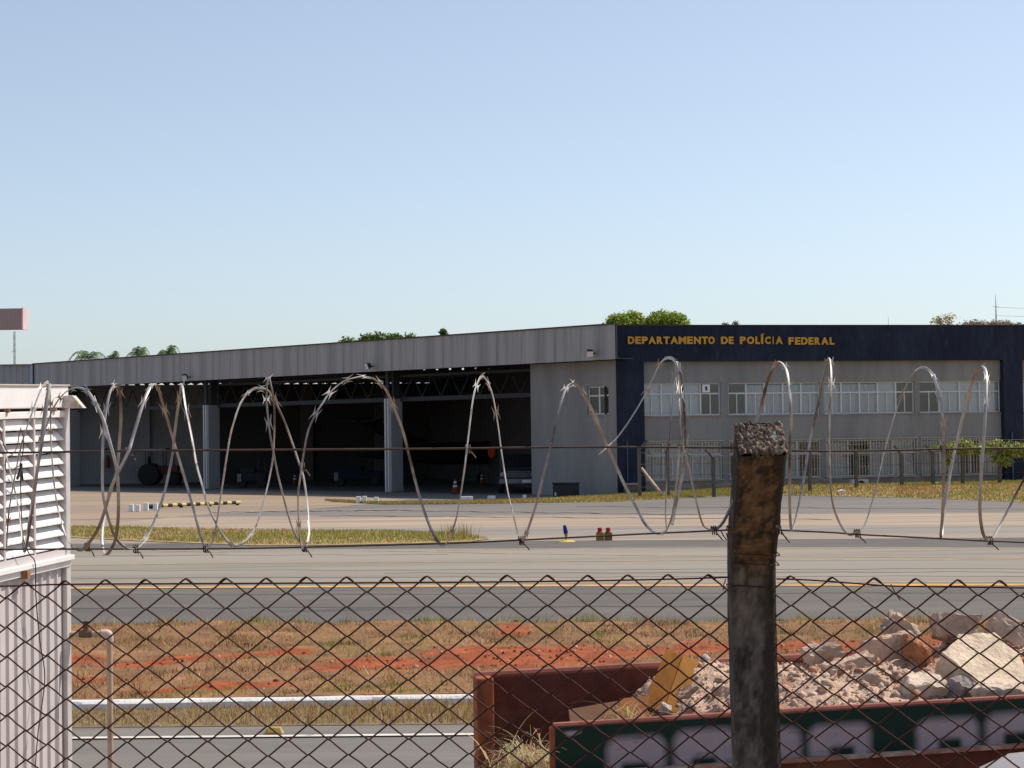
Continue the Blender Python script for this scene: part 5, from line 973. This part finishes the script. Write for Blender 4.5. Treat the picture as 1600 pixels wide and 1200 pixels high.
chunk(1572, 985, 10.25, (.22,.14,.12), (-10,20,-10), 13, (.56,.43,.34), 'chunk with white edge behind the slab at far right', .04)
chunk(1445, 1078, 9.1, (.21,.17,.13), (16,10,12), 15, (.64,.52,.41), 'whitish rough block below the brick piece', .035)
chunk(1366, 1063, 9.3, (.14,.10,.05), (-14,26,-18), 17, (.56,.4,.31), 'thin brown shard left of the whitish block', .02)
chunk(1285, 1022, 9.95, (.2,.16,.10), (10,-12,5), 19, (.55,.39,.3), 'flat pink chunk just right of the concrete post', .045)
chunk(1325, 1040, 9.7, (.26,.12,.07), (5,-14,12), 21, (.57,.41,.31), 'long low piece right of the concrete post', .03)
chunk(1076, 1080, 9.1, (.11,.04,.035), (10,-34,20), 23, (.5,.33,.24), 'elongated brown lump left of the concrete post', .02)
chunk(1040, 1108, 8.75, (.055,.055,.045), (10,20,5), 25, (.54,.43,.36), 'round grey stone near the foot of the boards', .022)
chunk(1124, 1078, 9.1, (.08,.06,.045), (10,10,40), 27, (.54,.4,.32), 'stone lump beside the concrete post', .03)
chunk(1600, 1062, 9.4, (.1,.12,.2), (5,10,20), 29, BRK, 'reddish brick fragment at the right picture edge', .03)
chunk(1500, 1080, 9.05, (.12,.12,.12), (20,10,30), 31, (.3,.25,.24), 'dark chunk in the gap under the largest slab', .04)
chunk(1560, 1084, 8.95, (.24,.1,.07), (12,5,8), 33, (.6,.48,.39), 'crumbled pale lump on the rim below the slab', .035)
# timber in the skip
wood = mat('raw_timber', (.21,.085,.02), .85, var=.3, vs=9, spec=.08, stretch=(1,1,.12), c2=(.27,.125,.035), ms=3, lo=.5, hi=.65)
def board(corn, Y, th_, label, m_=None, dY=None, name='wooden_board'):
    P = [at(x_, y_, Y+(dY[i] if dY else 0)) for i, (x_, y_) in enumerate(corn)]; nn = (P[1]-P[0]).cross(P[-1]-P[0]).normalized(); nn = nn if nn.y > 0 else -nn
    mb = MB(); mb.prism(P, nn*th_); return tag(mb.build(name, m_ or wood, org=tuple(P[0]), bevel=.003), label, 'board', 'timber pieces in the skip')
board([(1003,1104),(1042,1013),(1066,1023),(1036,1110)], 9.5, .03, 'left of two upright wooden boards leaning in the skip', dY=(-.2,.1,.1,-.2))
board([(1036,1112),(1067,1024),(1104,1037),(1080,1116)], 9.53, .03, 'right of two upright wooden boards leaning in the skip', mat('timber_pale', (.26,.12,.032), .85, var=.3, vs=9, spec=.08, stretch=(1,1,.12)), dY=(-.2,.1,.16,-.15))
board([(892,1140),(888,1108),(968,1094),(972,1132)], 9.3, .04, 'brown board lying at the bottom of the skip', mat('timber_brown', (.13,.065,.038), .8, var=.2, vs=5, stretch=(.2,1,1)), dY=(-.1,.1,.1,-.1))
board([(966,1128),(968,1091),(1014,1087),(1006,1122)], 9.15, .04, 'short orange board beside the upright boards', mat('timber_orange', (.21,.075,.025), .8, var=.2, vs=6), dY=(-.05,.1,.1,-.05))
# dry straw at the open end
def straw(name, n, boxf, label, cols):
    V, F, C_ = [], [], []
    for _ in range(n):
        p = boxf(); a = random.uniform(0,6.28); el = random.uniform(-.2,1.1); L_ = random.uniform(.08,.32); bend = random.uniform(.5,2.6); d = Vector((math.cos(a)*math.cos(el), math.sin(a)*math.cos(el), math.sin(el))); sd_ = d.cross(UP).normalized() if abs(d.z) < .98 else X_; w_ = random.uniform(.0015,.0045); b0 = len(V); q = p.copy(); cl = random.choice(cols); cl = [c_*random.uniform(.7,1.2) for c_ in cl]
        for k in range(7):
            V += [q-sd_*w_*(1-k/8), q+sd_*w_*(1-k/8)]; C_ += [cl, cl]; d = (d-UP*bend*.28).normalized() if k else d; q = q+d*(L_/6)
        for k in range(6): F.append((b0+2*k, b0+2*k+1, b0+2*k+3, b0+2*k+2))
    return tag(npmesh(name, np.array([v[:] for v in V]), np.array(F), MT['blade'], np.array(C_)), label, 'straw', kind='stuff')
def sb1(): s_, w_ = random.uniform(.0,.5), random.uniform(.15,1.65); return DP(s_, w_, .62+.28*math.exp(-((s_-.12)/.22)**2)*random.random()+.1*random.random())
straw('straw_heap', 4200, sb1, 'tangle of dry straw in the open end of skip', [(.26,.155,.07),(.15,.085,.045),(.38,.26,.12),(.2,.12,.065)])
def sb2(): p = gnd(985+random.gauss(0,22), 1118+random.gauss(0,7), 1.2); return at(985+random.gauss(0,20), 1120+random.gauss(0,6), random.uniform(8.7,9.1))
straw('straw_tuft', 60, sb2, 'few pale straws beside the short orange board', [(.5,.36,.16),(.42,.28,.12)])
# bright straw on top at the bottom edge
def sb3(): return at(830+random.gauss(0,26), 1190+random.gauss(0,9), random.uniform(8.5,8.9))
straw('pale_straw', 420, sb3, 'pale straw at the very bottom edge left of the skip board', [(.62,.5,.3),(.5,.38,.2)])
# ------------------------------------------------------------------ parked car between fence and skip, only its roof corner shows
def car():
    c = Vector((2.56, 6.6, -.045)); o = thing('parked_car', tuple(c), 'pale car roof showing at the lower right corner', 'car'); pa = mat('car_paint', (.33,.28,.26), .3, var=.03, vs=2)
    prof = [(-1.95,.3),(-1.98,.62),(-1.8,.86),(-1.32,.95),(-.98,1.30),(-.72,1.42),(-.2,1.47),(.5,1.46),(1.0,1.38),(1.55,1.0),(1.95,.92),(2.0,.6),(1.95,.3)]
    m = MB(); ws = (-.80,-.74,-.60,0,.60,.74,.80)
    rings = []
    for k, y_ in enumerate(ws):
        f_ = (0.0,.55,.9,1,.9,.55,0)[k]
        rings.append([c+Vector((x_*(1-.01*(k in (0,6))), y_*(1 if z_ < .95 else (.93-.10*(z_-.95)/.5)), z_ if z_ < .95 else z_-.045*(1-f_))) for x_, z_ in prof])
    n_ = len(prof); b0 = 0
    for r_ in rings: m.v += r_
    for k in range(len(ws)-1):
        for i in range(n_-1): m.f.append((k*n_+i, k*n_+i+1, (k+1)*n_+i+1, (k+1)*n_+i))
    m.f.append(tuple(range(n_))); m.f.append(tuple((len(ws)-1)*n_+i for i in range(n_))[::-1]); m.build('body', pa, o, smooth=True)
    for sy in (-1, 1):
        wy_ = .80*sy*.93; m = MB(); m.prism([c+Vector((-1.2, wy_+.03*sy, .98)), c+Vector((-.9, wy_-.02*sy, 1.28)), c+Vector((.95, wy_-.02*sy, 1.28)), c+Vector((1.3, wy_+.03*sy, .98))], (0,.012*sy,0)); m.build('side_window', MT['black'], o)
        for sx in (-1.25, 1.25): wheel(o, c+Vector((sx, .72*sy, .3)), Yv, .3, .18)
    MB().prism([c+Vector((-1.30,-.62,.97)), c+Vector((-1.30,.62,.97)), c+Vector((-1.0,.55,1.285)), c+Vector((-1.0,-.55,1.285))], (-.012,0,.012)).build('windscreen', MT['black'], o)
    for sy in (-.55,.55): MB().bx(c+Vector((-1.95,sy,.7)), (.08,.3,.14)).build('headlight', MT['white_p'], o, bevel=.02)
car()
